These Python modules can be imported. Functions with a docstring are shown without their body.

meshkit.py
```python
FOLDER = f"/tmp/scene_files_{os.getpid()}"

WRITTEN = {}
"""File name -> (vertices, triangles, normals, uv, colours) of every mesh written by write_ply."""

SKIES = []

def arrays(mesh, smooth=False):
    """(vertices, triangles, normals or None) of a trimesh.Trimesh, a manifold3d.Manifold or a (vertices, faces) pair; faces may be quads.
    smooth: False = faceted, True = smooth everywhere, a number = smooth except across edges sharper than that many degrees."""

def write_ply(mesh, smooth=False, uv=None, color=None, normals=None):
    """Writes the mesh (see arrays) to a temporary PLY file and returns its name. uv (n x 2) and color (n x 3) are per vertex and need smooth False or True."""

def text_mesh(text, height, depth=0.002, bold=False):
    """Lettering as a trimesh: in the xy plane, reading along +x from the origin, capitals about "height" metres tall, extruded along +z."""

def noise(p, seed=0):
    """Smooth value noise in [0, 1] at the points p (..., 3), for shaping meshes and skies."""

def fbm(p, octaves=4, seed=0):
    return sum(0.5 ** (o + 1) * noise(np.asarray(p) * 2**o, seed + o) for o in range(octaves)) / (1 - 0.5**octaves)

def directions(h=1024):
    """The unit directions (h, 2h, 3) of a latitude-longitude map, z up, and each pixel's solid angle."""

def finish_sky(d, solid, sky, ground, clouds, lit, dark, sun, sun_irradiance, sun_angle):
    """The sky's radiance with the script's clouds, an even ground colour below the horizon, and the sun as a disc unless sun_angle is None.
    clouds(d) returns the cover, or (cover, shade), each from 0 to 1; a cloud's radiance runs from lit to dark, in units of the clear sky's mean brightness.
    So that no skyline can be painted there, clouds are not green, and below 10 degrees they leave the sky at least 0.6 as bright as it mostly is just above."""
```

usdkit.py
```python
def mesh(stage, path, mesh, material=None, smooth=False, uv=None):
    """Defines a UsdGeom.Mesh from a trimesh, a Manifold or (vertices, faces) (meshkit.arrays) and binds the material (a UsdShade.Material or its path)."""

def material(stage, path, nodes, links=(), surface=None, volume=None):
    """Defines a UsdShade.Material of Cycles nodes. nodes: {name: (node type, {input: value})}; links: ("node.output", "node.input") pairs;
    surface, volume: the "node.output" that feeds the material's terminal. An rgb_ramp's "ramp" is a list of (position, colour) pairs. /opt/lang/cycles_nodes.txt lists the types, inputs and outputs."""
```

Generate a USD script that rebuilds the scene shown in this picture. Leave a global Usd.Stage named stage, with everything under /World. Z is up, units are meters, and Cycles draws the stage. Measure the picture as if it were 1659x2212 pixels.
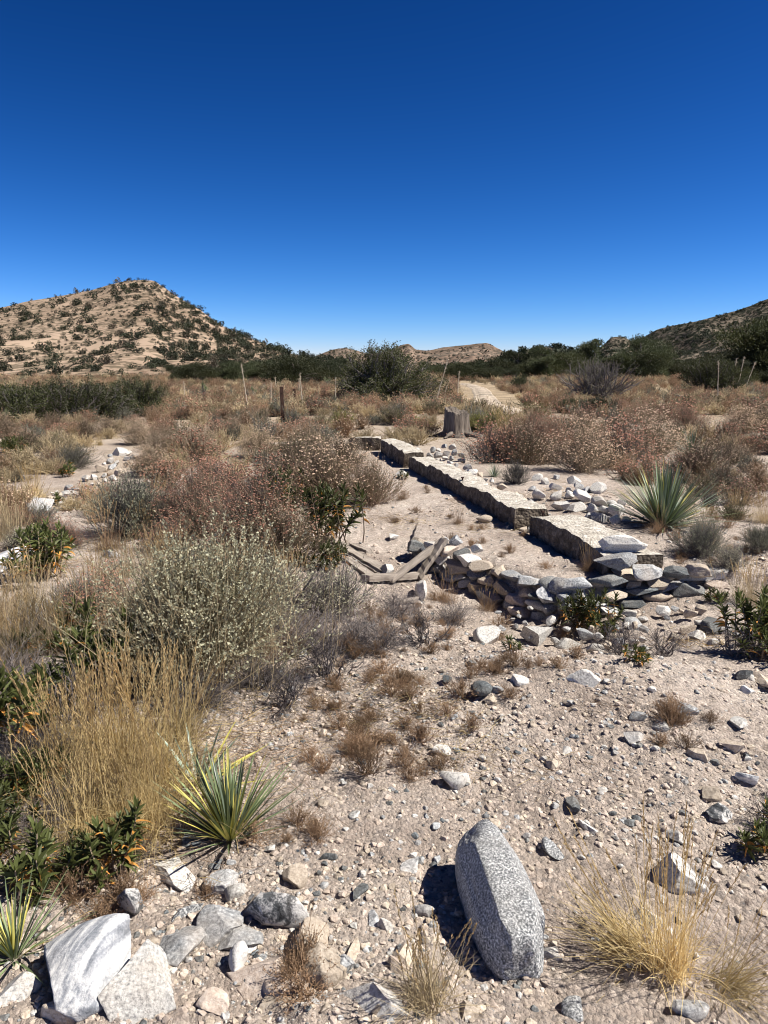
import math, numpy as np, trimesh, usdkit
from meshkit import noise, fbm
from pxr import Usd, UsdGeom, UsdLux, UsdShade, Gf, Sdf, Vt

stage = Usd.Stage.CreateInMemory()
UsdGeom.SetStageUpAxis(stage, 'Z')
UsdGeom.Xform.Define(stage, '/World')
UsdGeom.Scope.Define(stage, '/World/Looks')

# ------------------------------------------------------------------ camera, sky, sun, exposure
F, CU, CV, HZ, EYE = 1660.0, 829.5, 1106.0, 790.0, 1.6
PITCH = math.atan((CV - HZ) / F)
cam = UsdGeom.Camera.Define(stage, '/World/camera')
cam.CreateFocalLengthAttr(26.0)
cam.CreateHorizontalApertureAttr(2 * 26.0 * CU / F)
cam.CreateVerticalApertureAttr(2 * 26.0 * CV / F)
cam.CreateClippingRangeAttr(Gf.Vec2f(0.05, 20000))
cam.CreateExposureAttr(1.2)
cam.AddTransformOp().Set(Gf.Matrix4d().SetRotate(Gf.Rotation(Gf.Vec3d(1, 0, 0), 90 - math.degrees(PITCH))) * Gf.Matrix4d().SetTranslate(Gf.Vec3d(0, 0, EYE)))

SUN_AZ, SUN_EL = math.radians(98), math.radians(50)          # azimuth clockwise from the view direction (+y)
SUN = np.array([math.sin(SUN_AZ) * math.cos(SUN_EL), math.cos(SUN_AZ) * math.cos(SUN_EL), math.sin(SUN_EL)])
sky_mat = usdkit.material(stage, '/World/Looks/sky_air', {
    's': ('sky_texture', {'sky_type': 'single_scattering', 'sun_disc': False, 'sun_elevation': SUN_EL, 'sun_rotation': SUN_AZ,
                          'altitude': 3000.0, 'air_density': 1.0, 'aerosol_density': 0.0, 'ozone_density': 1.0}),
    'sp': ('separate_color', {'color_type': 'rgb'}), 'pr': ('math', {'math_type': 'power', 'value2': 2.6}), 'pg': ('math', {'math_type': 'power', 'value2': 1.78}), 'pb': ('math', {'math_type': 'power', 'value2': 1.7}),
    'cc': ('combine_color', {'color_type': 'rgb'}), 'h': ('mix_color', {'blend_type': 'multiply', 'fac': 1.0, 'b': (0.0185, 0.088, 0.152), 'use_clamp_result': False, 'use_clamp': False}),
    'b': ('background_shader', {'strength': 0.1})}, [('s.color', 'sp.color'), ('sp.r', 'pr.value1'), ('sp.g', 'pg.value1'), ('sp.b', 'pb.value1'), ('pr.value', 'cc.r'), ('pg.value', 'cc.g'), ('pb.value', 'cc.b'),
    ('cc.color', 'h.a'), ('h.result', 'b.color')], surface='b.background')     # a deep blue, contrasty dry mountain sky
dome = UsdLux.DomeLight.Define(stage, '/World/sky')
UsdShade.MaterialBindingAPI.Apply(dome.GetPrim()).Bind(sky_mat)
dome.GetPrim().SetCustomDataByKey('kind', 'structure')
sun = UsdLux.DistantLight.Define(stage, '/World/sun')
sun.CreateIntensityAttr(1.25); sun.CreateAngleAttr(0.5); sun.CreateNormalizeAttr(True)
sun.CreateColorAttr(Gf.Vec3f(1.0, 0.95, 0.87))
sun.AddTransformOp().Set(Gf.Matrix4d().SetRotate(Gf.Rotation(Gf.Vec3d(0, 0, 1), Gf.Vec3d(*map(float, SUN)))))

# ------------------------------------------------------------------ helpers: prims, tags, copies
used, R0 = {}, np.random.default_rng
JOINED = {'blades', 'stalks', 'seed_heads', 'flower_heads', 'leaves', 'dead_leaves', 'stems', 'twigs', 'branches', 'foliage', 'grass_stalks', 'branchlets'}   # countless and tiny
def numbered(parent, name):
    k = used.get((parent, name), -1) + 1; used[(parent, name)] = k
    return name if k == 0 else f'{name}_{k:03d}'
def tag(p, label=None, cat=None, group=None, kind=None):
    for k, v in (('label', label), ('category', cat), ('group', group), ('kind', kind)):
        if v: p.SetCustomDataByKey(k, v)
    return p
def obj(name, mesh, m, parent=None, smooth=False):
    par = str(parent.GetPath()) if parent else '/World'
    pr = usdkit.mesh(stage, f'{par}/{numbered(par, name)}', mesh, m, smooth).GetPrim()
    if name in JOINED: pr.SetCustomDataByKey('kind', 'stuff')
    return pr
def place(p, loc, rot=(0, 0, 0), sc=(1, 1, 1)):
    x = UsdGeom.Xformable(p); x.ClearXformOpOrder()
    x.AddTranslateOp().Set(Gf.Vec3d(*map(float, loc))); x.AddRotateXYZOp().Set(Gf.Vec3f(*map(float, rot)))
    x.AddScaleOp().Set(Gf.Vec3f(*map(float, np.broadcast_to(sc, 3))))
    return p
def thing(name, label, cat, loc=(0, 0, 0), rot=(0, 0, 0), sc=(1, 1, 1), group=None):
    p = UsdGeom.Xform.Define(stage, '/World/' + numbered('/World', name)).GetPrim()
    return tag(place(p, loc, rot, sc), label, cat, group)
def copy(src, loc, rot=(0, 0, 0), sc=(1, 1, 1), label=None, group=None, name=None):
    was = src.GetCustomData()
    t = thing(name or src.GetName().rstrip('0123456789').rstrip('_'), label or was['label'], was['category'], loc, rot, sc, group or was.get('group'))
    t.GetReferences().AddInternalReference(src.GetPath()); t.SetInstanceable(True)
    return t
class Kind:
    """A kind of thing with several built variants: the first use of a variant is the built thing, later ones reference it."""
    def __init__(s, name, cat, builders): s.name, s.cat, s.b, s.first = name, cat, builders, [None] * len(builders)
    def put(s, loc, rot=(0, 0, 0), sc=(1, 1, 1), label='', group=None, v=0):
        v %= len(s.b)
        if s.first[v] is None:
            t = thing(s.name, label, s.cat, loc, rot, sc, group); s.b[v](t); s.first[v] = t
            return t
        return copy(s.first[v], loc, rot, sc, label, group, s.name)

# ------------------------------------------------------------------ helpers: meshes as (vertices, faces)
def join(ms):
    vs, fs, n = [], [], 0
    for v, f in ms:
        if len(f) == 0: continue
        vs.append(v); fs.append(f + n); n += len(v)
    return np.vstack(vs), np.vstack(fs)
def unit(a): return a / (np.linalg.norm(a, axis=-1, keepdims=True) + 1e-12)
def rand_dirs(r, n): return unit(r.normal(size=(n, 3)))
def blades(base, d, L, W, droop, seg=3, fold=0.0, r=None, curl=0.0):
    n = len(base); t = np.linspace(0, 1, seg + 1)
    L, W, droop = (np.broadcast_to(np.asarray(x, float), (n,)) for x in (L, W, droop))
    d = unit(d); s = unit(np.cross(d, [0, 0, 1.0]) + (r.normal(size=(n, 3)) * 0.5 if r is not None else 1e-4))
    c = base[:, None] + d[:, None] * (L[:, None] * t)[..., None]
    c[..., 2] -= (droop * L)[:, None] * t ** 2.2
    if curl: c = c + s[:, None] * (np.sin(t * 2.6) * curl)[None, :, None] * L[:, None, None] * (r.normal(size=(n, 1, 1)))
    w = W[:, None] * np.array([max(0.06, (1 - x) ** 0.55) * min(1, 0.72 + 1.2 * x) for x in t])
    side = s[:, None] * (w / 2)[..., None]
    k = np.arange(seg)
    if fold:
        up = unit(np.cross(s, d))[:, None] * (w * fold)[..., None]
        v = np.stack([c - side, c - up, c + side], 2).reshape(n, -1, 3)
        q = np.concatenate([np.stack([3 * k + a, 3 * k + a + 1, 3 * k + a + 4, 3 * k + a + 3], 1) for a in (0, 1)])
    else:
        v = np.stack([c - side, c + side], 2).reshape(n, -1, 3)
        q = np.stack([2 * k, 2 * k + 1, 2 * k + 3, 2 * k + 2], 1)
    tri = np.vstack([q[:, [0, 1, 2]], q[:, [0, 2, 3]]])
    return v.reshape(-1, 3), (tri[None] + (np.arange(n) * v.shape[1])[:, None, None]).reshape(-1, 3)
def tubes(P, R, sides=3):
    n, K = P.shape[:2]; R = np.broadcast_to(np.asarray(R, float), (n, K))
    t = unit(np.gradient(P, axis=1)); a = unit(np.cross(t, np.where(np.abs(t[..., 2:]) < 0.9, [0, 0, 1.0], [1.0, 0, 0]))); b = np.cross(t, a)
    g = np.arange(sides) * 2 * np.pi / sides
    v = P[:, :, None] + R[:, :, None, None] * (np.cos(g)[:, None] * a[:, :, None] + np.sin(g)[:, None] * b[:, :, None])
    i, j = np.meshgrid(np.arange(K - 1), np.arange(sides), indexing='ij')
    q = np.stack([i * sides + j, i * sides + (j + 1) % sides, (i + 1) * sides + (j + 1) % sides, (i + 1) * sides + j], -1).reshape(-1, 4)
    tri = np.vstack([q[:, [0, 1, 2]], q[:, [0, 2, 3]]])
    return v.reshape(-1, 3), (tri[None] + (np.arange(n) * K * sides)[:, None, None]).reshape(-1, 3)
def diamonds(c, d, L, W, r, nrm=None):
    n = len(c); d = unit(d); L, W = (np.broadcast_to(np.asarray(x, float), (n,))[:, None] for x in (L, W))
    s = unit(np.cross(d, r.normal(size=(n, 3)) if nrm is None else nrm)); u = np.cross(s, d)
    m = c + d * L * 0.45 + u * L * 0.05
    v = np.stack([c, m + s * W / 2, c + d * L, m - s * W / 2], 1)
    return v.reshape(-1, 3), (np.array([[0, 1, 2], [0, 2, 3]])[None] + (np.arange(n) * 4)[:, None, None]).reshape(-1, 3)
OV = np.array([[1, 0, 0], [0, 1, 0], [-1, 0, 0], [0, -1, 0], [0, 0, 1], [0, 0, -1.0]])
OF = np.array([[0, 1, 4], [1, 2, 4], [2, 3, 4], [3, 0, 4], [1, 0, 5], [2, 1, 5], [3, 2, 5], [0, 3, 5]])
def octas(c, rad, r, flat=0.6):
    n = len(c); rad = np.broadcast_to(np.asarray(rad, float), (n,))
    v = c[:, None] + OV[None] * rad[:, None, None] * np.array([1, 1, flat]) * r.uniform(0.7, 1.3, (n, 6, 1))
    return v.reshape(-1, 3), (OF[None] + (np.arange(n) * 6)[:, None, None]).reshape(-1, 3)
def paths(o, d, L, K, jit, r, up=0.0):
    n = len(o); L = np.broadcast_to(np.asarray(L, float), (n,))
    st = unit(d)[:, None] + r.normal(size=(n, K - 1, 3)) * jit; st[..., 2] += up * np.linspace(0, 1, K - 1)
    st = unit(st) * (L / (K - 1))[:, None, None]
    return np.concatenate([o[:, None], o[:, None] + np.cumsum(st, 1)], 1)
def along(P, t):
    """points (and directions) on the paths P[i] at t[i] in 0..1"""
    K = P.shape[1]; x = t * (K - 1); i = np.minimum(x.astype(int), K - 2); f = (x - i)[:, None]; n = np.arange(len(P))
    a, b = P[n, i], P[n, i + 1]
    return a + (b - a) * f, unit(b - a)
def twigs(P, per, L, K, spread, jit, r, up=0.3, t0=0.3):
    Q = np.repeat(P, per, 0); o, d = along(Q, r.uniform(t0, 1, len(Q)))
    return paths(o, d + rand_dirs(r, len(Q)) * spread, L * r.uniform(0.6, 1.2, len(Q)), K, jit, r, up)
def rock(seed, size, sub=2, cuts=9, rough=0.05, deep=0.5):
    r = R0(seed); m = trimesh.creation.icosphere(sub, 1.0); v, f = np.array(m.vertices), np.array(m.faces)
    for _ in range(cuts):
        n = rand_dirs(r, 1)[0]; h = r.uniform(deep, min(0.97, deep + 0.3)); x = v @ n - h
        v = v - np.maximum(x, 0)[:, None] * n
    o = r.uniform(0, 50, 3)
    v = v * (1 + rough * 2 * (fbm(v * 1.7 + o, 3) - 0.5))[:, None] + unit(v) * (rough * 0.7 * (fbm(v * 5 + o, 2) - 0.5))[:, None]
    ext = v.max(0) - v.min(0); v = (v - (v.max(0) + v.min(0)) / 2) / ext
    return v * np.asarray(size, float), f
def rot(v, z=0.0, x=0.0, y=0.0):
    m = trimesh.transformations.euler_matrix(math.radians(x), math.radians(y), math.radians(z), 'sxyz')[:3, :3]
    return v @ m.T
def box(c, s, z=0.0):
    m = trimesh.creation.box(s); return rot(np.array(m.vertices), z) + c, np.array(m.faces)

# ------------------------------------------------------------------ from the lens into the place
SP, CP = math.sin(PITCH), math.cos(PITCH)
def ray(u, v):
    a, b = (u - CU) / F, (CV - v) / F
    return np.array([a, CP + b * SP, -SP + b * CP])
def at_z(u, v, z):
    d = ray(u, v); return np.array([0, 0, EYE]) + d * (z - EYE) / d[2]
def at_y(u, v, y):
    d = ray(u, v); return np.array([0, 0, EYE]) + d * y / d[1]
def sm(x, a, b):
    t = np.clip((x - a) / (b - a), 0, 1); return t * t * (3 - 2 * t)

# line of the dry stone wall in plan: position, depth of the ground below it, height of its top
WALL = [(885, 1185, -0.02, 0.05, 0.10), (940, 1212, -0.06, 0.12, 0.10), (1000, 1245, -0.13, 0.20, 0.08), (1075, 1288, -0.20, 0.26, 0.03), (1140, 1318, -0.23, 0.28, 0.02),
        (1212, 1343, -0.24, 0.28, 0.06), (1300, 1315, -0.16, 0.20, 0.10), (1400, 1292, -0.12, 0.16, 0.08), (1540, 1262, -0.06, 0.10, 0.06)]
WP = np.array([at_z(u, v, z)[:2] for u, v, z, _, _ in WALL]); WD = np.array([w[3] for w in WALL]); WT = np.array([w[4] for w in WALL])
TERR = np.vstack([WP, [[9, 5.2], [9, 12], [1.5, 12], [WP[0][0] + 0.2, WP[0][1] + 2.0]]])
W0L = np.array([at_z(1314, 1193, 0.22)[:2], at_z(822, 952, 0.22)[:2]])
def inside(x, y, poly):
    c = np.zeros(x.shape, bool)
    for (x0, y0), (x1, y1) in zip(poly, np.roll(poly, -1, 0)):
        hit = (y0 > y) != (y1 > y)
        with np.errstate(divide='ignore', invalid='ignore'):
            c ^= hit & (x < (x1 - x0) * (y - y0) / (y1 - y0 if y1 != y0 else 1e-9) + x0)
    return c
def pit(x, y):
    best, dep = np.full(x.shape, 1e9), np.zeros(x.shape)
    for i in range(len(WP) - 1):
        a, b = WP[i], WP[i + 1]; ab = b - a
        t = np.clip(((x - a[0]) * ab[0] + (y - a[1]) * ab[1]) / (ab @ ab), 0, 1)
        d = np.hypot(x - a[0] - t * ab[0], y - a[1] - t * ab[1]); k = d < best
        best = np.where(k, d, best); dep = np.where(k, WD[i] + (WD[i + 1] - WD[i]) * t, dep)
    ins = inside(x, y, TERR)
    wa, wb = W0L; wd = (wb - wa); wl = np.linalg.norm(wd); wd = wd / wl
    sd = (x - wa[0]) * wd[1] - (y - wa[1]) * wd[0]; al = ((x - wa[0]) * wd[0] + (y - wa[1]) * wd[1]) / wl
    inw = sm(al, -0.03, 0.06) * (1 - sm(al, 0.95, 1.05))
    wall_step = inw * (0.09 * sm(sd, 0.1, 0.3) * (1 - sm(sd, 1.6, 3.4)) + 0.03 * (1 - sm(sd, -0.05, 0.05)) * sm(sd, -1.4, -0.3))
    return wall_step + np.where(ins, -dep * (1 - sm(best, -0.02, 0.12)) * 0.6, -dep * (1 - sm(best, 0.35, 1.7)))
def H(x, y, fine=True):
    x, y = np.asarray(x, float), np.asarray(y, float); sh = x.shape; x, y = np.atleast_1d(x), np.atleast_1d(y)
    r = np.hypot(x, y); p = np.stack([x, y, 0 * x], -1)
    h = 0.09 * (fbm(p / 2.3 + 11, 2) - 0.5) + 0.04 * (fbm(p * 1.7 + 5, 2) - 0.5)
    h = h + sm(r, 18, 70) * 0.7 * (fbm(p / 23 + 3, 3) - 0.45) - sm(r, 300, 900) * 1.0
    near = r < 12
    if near.any():
        h[near] += pit(x[near], y[near])
        xn, yn = x[near], y[near]
        h[near] += 0.13 * np.exp(-((xn - 1.15) / 0.8) ** 2 - ((yn - 3.55) / 0.55) ** 2)
        if fine:
            q = p[near]
            h[near] += (0.035 * (fbm(q * 6, 2, 3) - 0.5) + 0.05 * np.maximum(fbm(q * 15, 3, 7) - 0.52, 0) - 0.04 * np.maximum(0.42 - fbm(q * 11, 2, 12), 0) + 0.030 * np.maximum(fbm(q * 32, 2, 21) - 0.5, 0) * np.clip(3 * fbm(q * 1.3, 2, 30) - 0.8, 0.2, 1)) * (1 - sm(r[near], 7, 12))
    return h.reshape(sh)
def h1(x, y): return float(H(np.array([x]), np.array([y]))[0])
def at(u, v):
    """the point of the ground seen at (u, v)"""
    d = ray(u, v); z = 0.0
    for _ in range(14):
        p = np.array([0, 0, EYE]) + d * (z - EYE) / d[2]; z += 0.6 * (h1(p[0], p[1]) - z)
    p = np.array([0, 0, EYE]) + d * (z - EYE) / d[2]; p[2] = h1(p[0], p[1])
    return p
def px(p): return float(p[1] * CP - (p[2] - EYE) * SP) / F           # metres per picture unit at p
def far(u, y, z=0.0): return np.array([(u - CU) / F * CP * y, y, h1((u - CU) / F * CP * y, y) + z])

# ------------------------------------------------------------------ materials
def Mt(name, nodes, links, surface='p.BSDF'): return usdkit.material(stage, '/World/Looks/' + name, nodes, links, surface=surface)
def leafy(name, cols, trans=0.25, rough=0.6, tcol=1.3, spec=0.25):
    """each leaf, blade or flower head takes its own tone; each plant is a little lighter or darker"""
    return Mt(name, {'g': ('geometry', {}), 'o': ('object_info', {}), 'r': ('rgb_ramp', {'ramp': [(i / max(1, len(cols) - 1), c) for i, c in enumerate(cols)]}),
        'k': ('math', {'math_type': 'multiply_add', 'value2': 0.8, 'value3': 0.6}), 'h': ('hsv', {'hue': 0.5, 'saturation': 1.0, 'fac': 1.0}),
        'p': ('principled_bsdf', {'roughness': rough, 'specular_ior_level': spec}), 't': ('translucent_bsdf', {}), 'x': ('mix_closure', {'fac': trans})},
        [('g.random_per_island', 'r.fac'), ('o.random', 'k.value1'), ('k.value', 'h.value'), ('r.color', 'h.color'), ('h.color', 'p.base_color'), ('h.color', 't.color'),
         ('p.BSDF', 'x.closure1'), ('t.BSDF', 'x.closure2')], 'x.closure')
def stone(name, cols, scale=140.0, big=6.0, dirt=(0.40, 0.33, 0.26), dirty=0.35, band=None, bump=0.6, vary=0.3):
    nodes = {'g': ('geometry', {}), 'o': ('object_info', {}), 'n': ('noise_texture', {'scale': scale, 'detail': 3.0, 'roughness': 0.65}),
        'r': ('rgb_ramp', {'ramp': cols}), 'b': ('noise_texture', {'scale': big, 'detail': 5.0, 'roughness': 0.6}), 'br': ('rgb_ramp', {'ramp': [(0.42, (0, 0, 0)), (0.68, (1, 1, 1))]}),
        'd': ('math', {'math_type': 'multiply', 'value2': dirty}), 'm': ('mix_color', {'blend_type': 'mix', 'b': dirt}),
        'k': ('math', {'math_type': 'multiply_add', 'value2': vary * 2, 'value3': 1 - vary}), 'h': ('hsv', {'hue': 0.5, 'saturation': 1.0, 'fac': 1.0}),
        'u': ('bump', {'strength': bump, 'distance': 0.012}), 'hb': ('noise_texture', {'scale': 45.0, 'detail': 6.0, 'roughness': 0.7}),
        'p': ('principled_bsdf', {'roughness': 0.85, 'specular_ior_level': 0.2})}
    links = [('g.position', 'n.vector'), ('g.position', 'b.vector'), ('g.position', 'hb.vector'), ('b.fac', 'br.fac'), ('br.color', 'd.value1'), ('d.value', 'm.fac'), ('m.result', 'h.color'),
        ('o.random', 'k.value1'), ('k.value', 'h.value'), ('h.color', 'p.base_color'), ('hb.fac', 'u.height'), ('u.normal', 'p.normal'), ('r.color', 'm.a')]
    if band:
        nodes['v'] = ('vector_rotate', {'rotate_type': 'euler_xyz', 'rotation': band[:3]})
        nodes['vs'] = ('vector_math', {'math_type': 'multiply', 'vector2': band[3:]})
        nodes['w'] = ('noise_texture', {'scale': 1.0, 'detail': 6.0, 'roughness': 0.6, 'distortion': 0.6})
        nodes['a'] = ('math', {'math_type': 'multiply', 'value2': 0.78}); nodes['a2'] = ('math', {'math_type': 'multiply_add', 'value2': 0.22})
        links += [('g.position', 'v.vector'), ('v.vector', 'vs.vector1'), ('vs.vector', 'w.vector'), ('w.fac', 'a.value1'), ('n.fac', 'a2.value1'), ('a.value', 'a2.value3'), ('a2.value', 'r.fac')]
    else: links.append(('n.fac', 'r.fac'))
    return Mt(name, nodes, links)
S = {
 'soil': stone('stone_soil', [(0.3, (0.22, 0.17, 0.135)), (0.5, (0.34, 0.28, 0.235)), (0.72, (0.44, 0.38, 0.33))], 70, 7, vary=0.2),
 'granite': stone('granite_speckled', [(0.34, (0.035, 0.037, 0.04)), (0.47, (0.13, 0.135, 0.14)), (0.56, (0.27, 0.27, 0.27)), (0.68, (0.52, 0.52, 0.5))], 165, 9, dirty=0.35, vary=0.12, dirt=(0.2, 0.19, 0.175)),
 'grey': stone('stone_grey', [(0.3, (0.09, 0.095, 0.10)), (0.5, (0.21, 0.215, 0.22)), (0.72, (0.40, 0.40, 0.39))], 90, 7, vary=0.28),
 'pale': stone('stone_pale', [(0.34, (0.16, 0.16, 0.16)), (0.47, (0.345, 0.335, 0.315)), (0.68, (0.50, 0.485, 0.455))], 110, 7, vary=0.22),
 'tan': stone('stone_tan', [(0.3, (0.18, 0.145, 0.11)), (0.5, (0.315, 0.265, 0.21)), (0.72, (0.43, 0.375, 0.31))], 90, 7, vary=0.25),
 'dark': stone('stone_dark', [(0.3, (0.03, 0.034, 0.036)), (0.52, (0.085, 0.095, 0.10)), (0.72, (0.2, 0.21, 0.21))], 110, 7, dirty=0.2, vary=0.3),
 'banded': stone('gneiss_banded', [(0.34, (0.10, 0.11, 0.125)), (0.45, (0.22, 0.23, 0.25)), (0.54, (0.42, 0.42, 0.42)), (0.68, (0.6, 0.59, 0.57))], 120, 6, dirty=0.12, band=(0.2, 0.15, 0.28, 34.0, 3.0, 20.0), vary=0.08),
 'contrast': stone('gneiss_black_white', [(0.38, (0.02, 0.022, 0.024)), (0.455, (0.08, 0.085, 0.09)), (0.50, (0.36, 0.35, 0.34)), (0.7, (0.56, 0.54, 0.51))], 90, 6, dirty=0.12, band=(0.0, 0.5, -0.5, 16.0, 3.5, 14.0), vary=0.08),
}
def ground_mat(name, lo, mid, hi, peb=70.0, far_tone=(0.25, 0.195, 0.13)):
    return Mt(name, {'g': ('geometry', {}), 'n': ('noise_texture', {'scale': 0.9, 'detail': 9.0, 'roughness': 0.68}),
        'r': ('rgb_ramp', {'ramp': [(0.33, lo), (0.5, mid), (0.68, hi)]}),
        'v': ('voronoi_texture', {'scale': peb, 'feature': 'f1'}), 'sc': ('separate_color', {'color_type': 'rgb'}),
        'pr': ('rgb_ramp', {'ramp': [(0.0, (0.55, 0.55, 0.57)), (0.3, (0.9, 0.88, 0.86)), (0.75, (1.05, 1.0, 0.97)), (1.0, (1.5, 1.48, 1.45))]}),
        'm': ('mix_color', {'blend_type': 'multiply', 'fac': 0.8, 'use_clamp_result': False}),
        'l': ('vector_math', {'math_type': 'length'}), 'fr': ('math', {'math_type': 'multiply_add', 'value2': 0.045, 'value3': -0.45, 'use_clamp': True}),
        'fn': ('noise_texture', {'scale': 0.5, 'detail': 5.0, 'roughness': 0.6}), 'fm': ('rgb_ramp', {'ramp': [(0.35, tuple(0.75 * c for c in far_tone)), (0.65, tuple(1.35 * c for c in far_tone))]}),
        'mx': ('mix_color', {'blend_type': 'mix'}),
        'f': ('noise_texture', {'scale': 160.0, 'detail': 4.0, 'roughness': 0.7}), 'ba': ('math', {'math_type': 'multiply_add', 'value2': -0.8}),
        'u': ('bump', {'strength': 1.0, 'distance': 0.016}), 'p': ('principled_bsdf', {'roughness': 0.95, 'specular_ior_level': 0.1})},
        [('g.position', 'n.vector'), ('g.position', 'v.vector'), ('g.position', 'f.vector'), ('g.position', 'fn.vector'), ('g.position', 'l.vector1'), ('l.value', 'fr.value1'), ('n.fac', 'r.fac'),
         ('v.color', 'sc.color'), ('sc.r', 'pr.fac'), ('r.color', 'm.a'), ('pr.color', 'm.b'), ('fn.fac', 'fm.fac'), ('m.result', 'mx.a'), ('fm.color', 'mx.b'), ('fr.value', 'mx.fac'), ('mx.result', 'p.base_color'),
         ('v.distance', 'ba.value1'), ('f.fac', 'ba.value3'), ('ba.value', 'u.height'), ('u.normal', 'p.normal')])
GROUND = ground_mat('gravelly_soil', (0.245, 0.203, 0.172), (0.365, 0.313, 0.270), (0.46, 0.408, 0.36))
TRACK = ground_mat('sandy_track', (0.27, 0.22, 0.17), (0.34, 0.285, 0.23), (0.40, 0.35, 0.29), far_tone=(0.30, 0.25, 0.195))
def plain(name, lo, hi, scale, rough=0.85, stretch=(1, 1, 1), bump=0.4, dist=0.01):
    return Mt(name, {'g': ('texture_coordinate', {}), 's': ('vector_math', {'math_type': 'multiply', 'vector2': stretch}), 'n': ('noise_texture', {'scale': scale, 'detail': 6.0, 'roughness': 0.65}),
        'r': ('rgb_ramp', {'ramp': [(0.3, lo), (0.7, hi)]}), 'u': ('bump', {'strength': bump, 'distance': dist}), 'p': ('principled_bsdf', {'roughness': rough, 'specular_ior_level': 0.2})},
        [('g.object', 's.vector1'), ('s.vector', 'n.vector'), ('n.fac', 'r.fac'), ('r.color', 'p.base_color'), ('n.fac', 'u.height'), ('u.normal', 'p.normal')])
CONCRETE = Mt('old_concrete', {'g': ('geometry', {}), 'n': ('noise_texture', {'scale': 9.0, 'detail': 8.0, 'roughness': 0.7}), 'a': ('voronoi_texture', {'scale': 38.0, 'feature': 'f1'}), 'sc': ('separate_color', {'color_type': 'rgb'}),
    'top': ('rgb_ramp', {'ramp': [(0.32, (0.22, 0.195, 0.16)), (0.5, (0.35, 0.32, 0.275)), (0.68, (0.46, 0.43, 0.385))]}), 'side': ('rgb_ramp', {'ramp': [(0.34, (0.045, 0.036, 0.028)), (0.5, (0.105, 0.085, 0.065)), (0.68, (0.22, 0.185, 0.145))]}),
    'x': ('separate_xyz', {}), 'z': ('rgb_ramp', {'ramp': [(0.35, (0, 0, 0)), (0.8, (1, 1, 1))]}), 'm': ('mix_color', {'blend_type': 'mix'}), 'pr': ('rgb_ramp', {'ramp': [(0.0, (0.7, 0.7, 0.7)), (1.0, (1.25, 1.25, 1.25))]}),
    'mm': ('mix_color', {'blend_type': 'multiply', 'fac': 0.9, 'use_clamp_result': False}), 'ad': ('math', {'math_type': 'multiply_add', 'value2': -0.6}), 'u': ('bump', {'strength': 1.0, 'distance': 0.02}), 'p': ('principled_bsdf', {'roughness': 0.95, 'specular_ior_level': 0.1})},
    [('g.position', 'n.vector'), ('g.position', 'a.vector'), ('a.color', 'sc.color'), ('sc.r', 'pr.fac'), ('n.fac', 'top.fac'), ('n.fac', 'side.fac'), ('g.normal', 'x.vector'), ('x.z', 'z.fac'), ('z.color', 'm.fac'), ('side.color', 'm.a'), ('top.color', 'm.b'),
     ('m.result', 'mm.a'), ('pr.color', 'mm.b'), ('mm.result', 'p.base_color'), ('a.distance', 'ad.value1'), ('n.fac', 'ad.value3'), ('ad.value', 'u.height'), ('u.normal', 'p.normal')])   # stained sides, colour darkened by normal to deepen their shade; pale dust on top
WOOD = plain('weathered_wood', (0.10, 0.08, 0.065), (0.30, 0.26, 0.22), 30, stretch=(0.15, 1, 1), bump=0.7)
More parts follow.
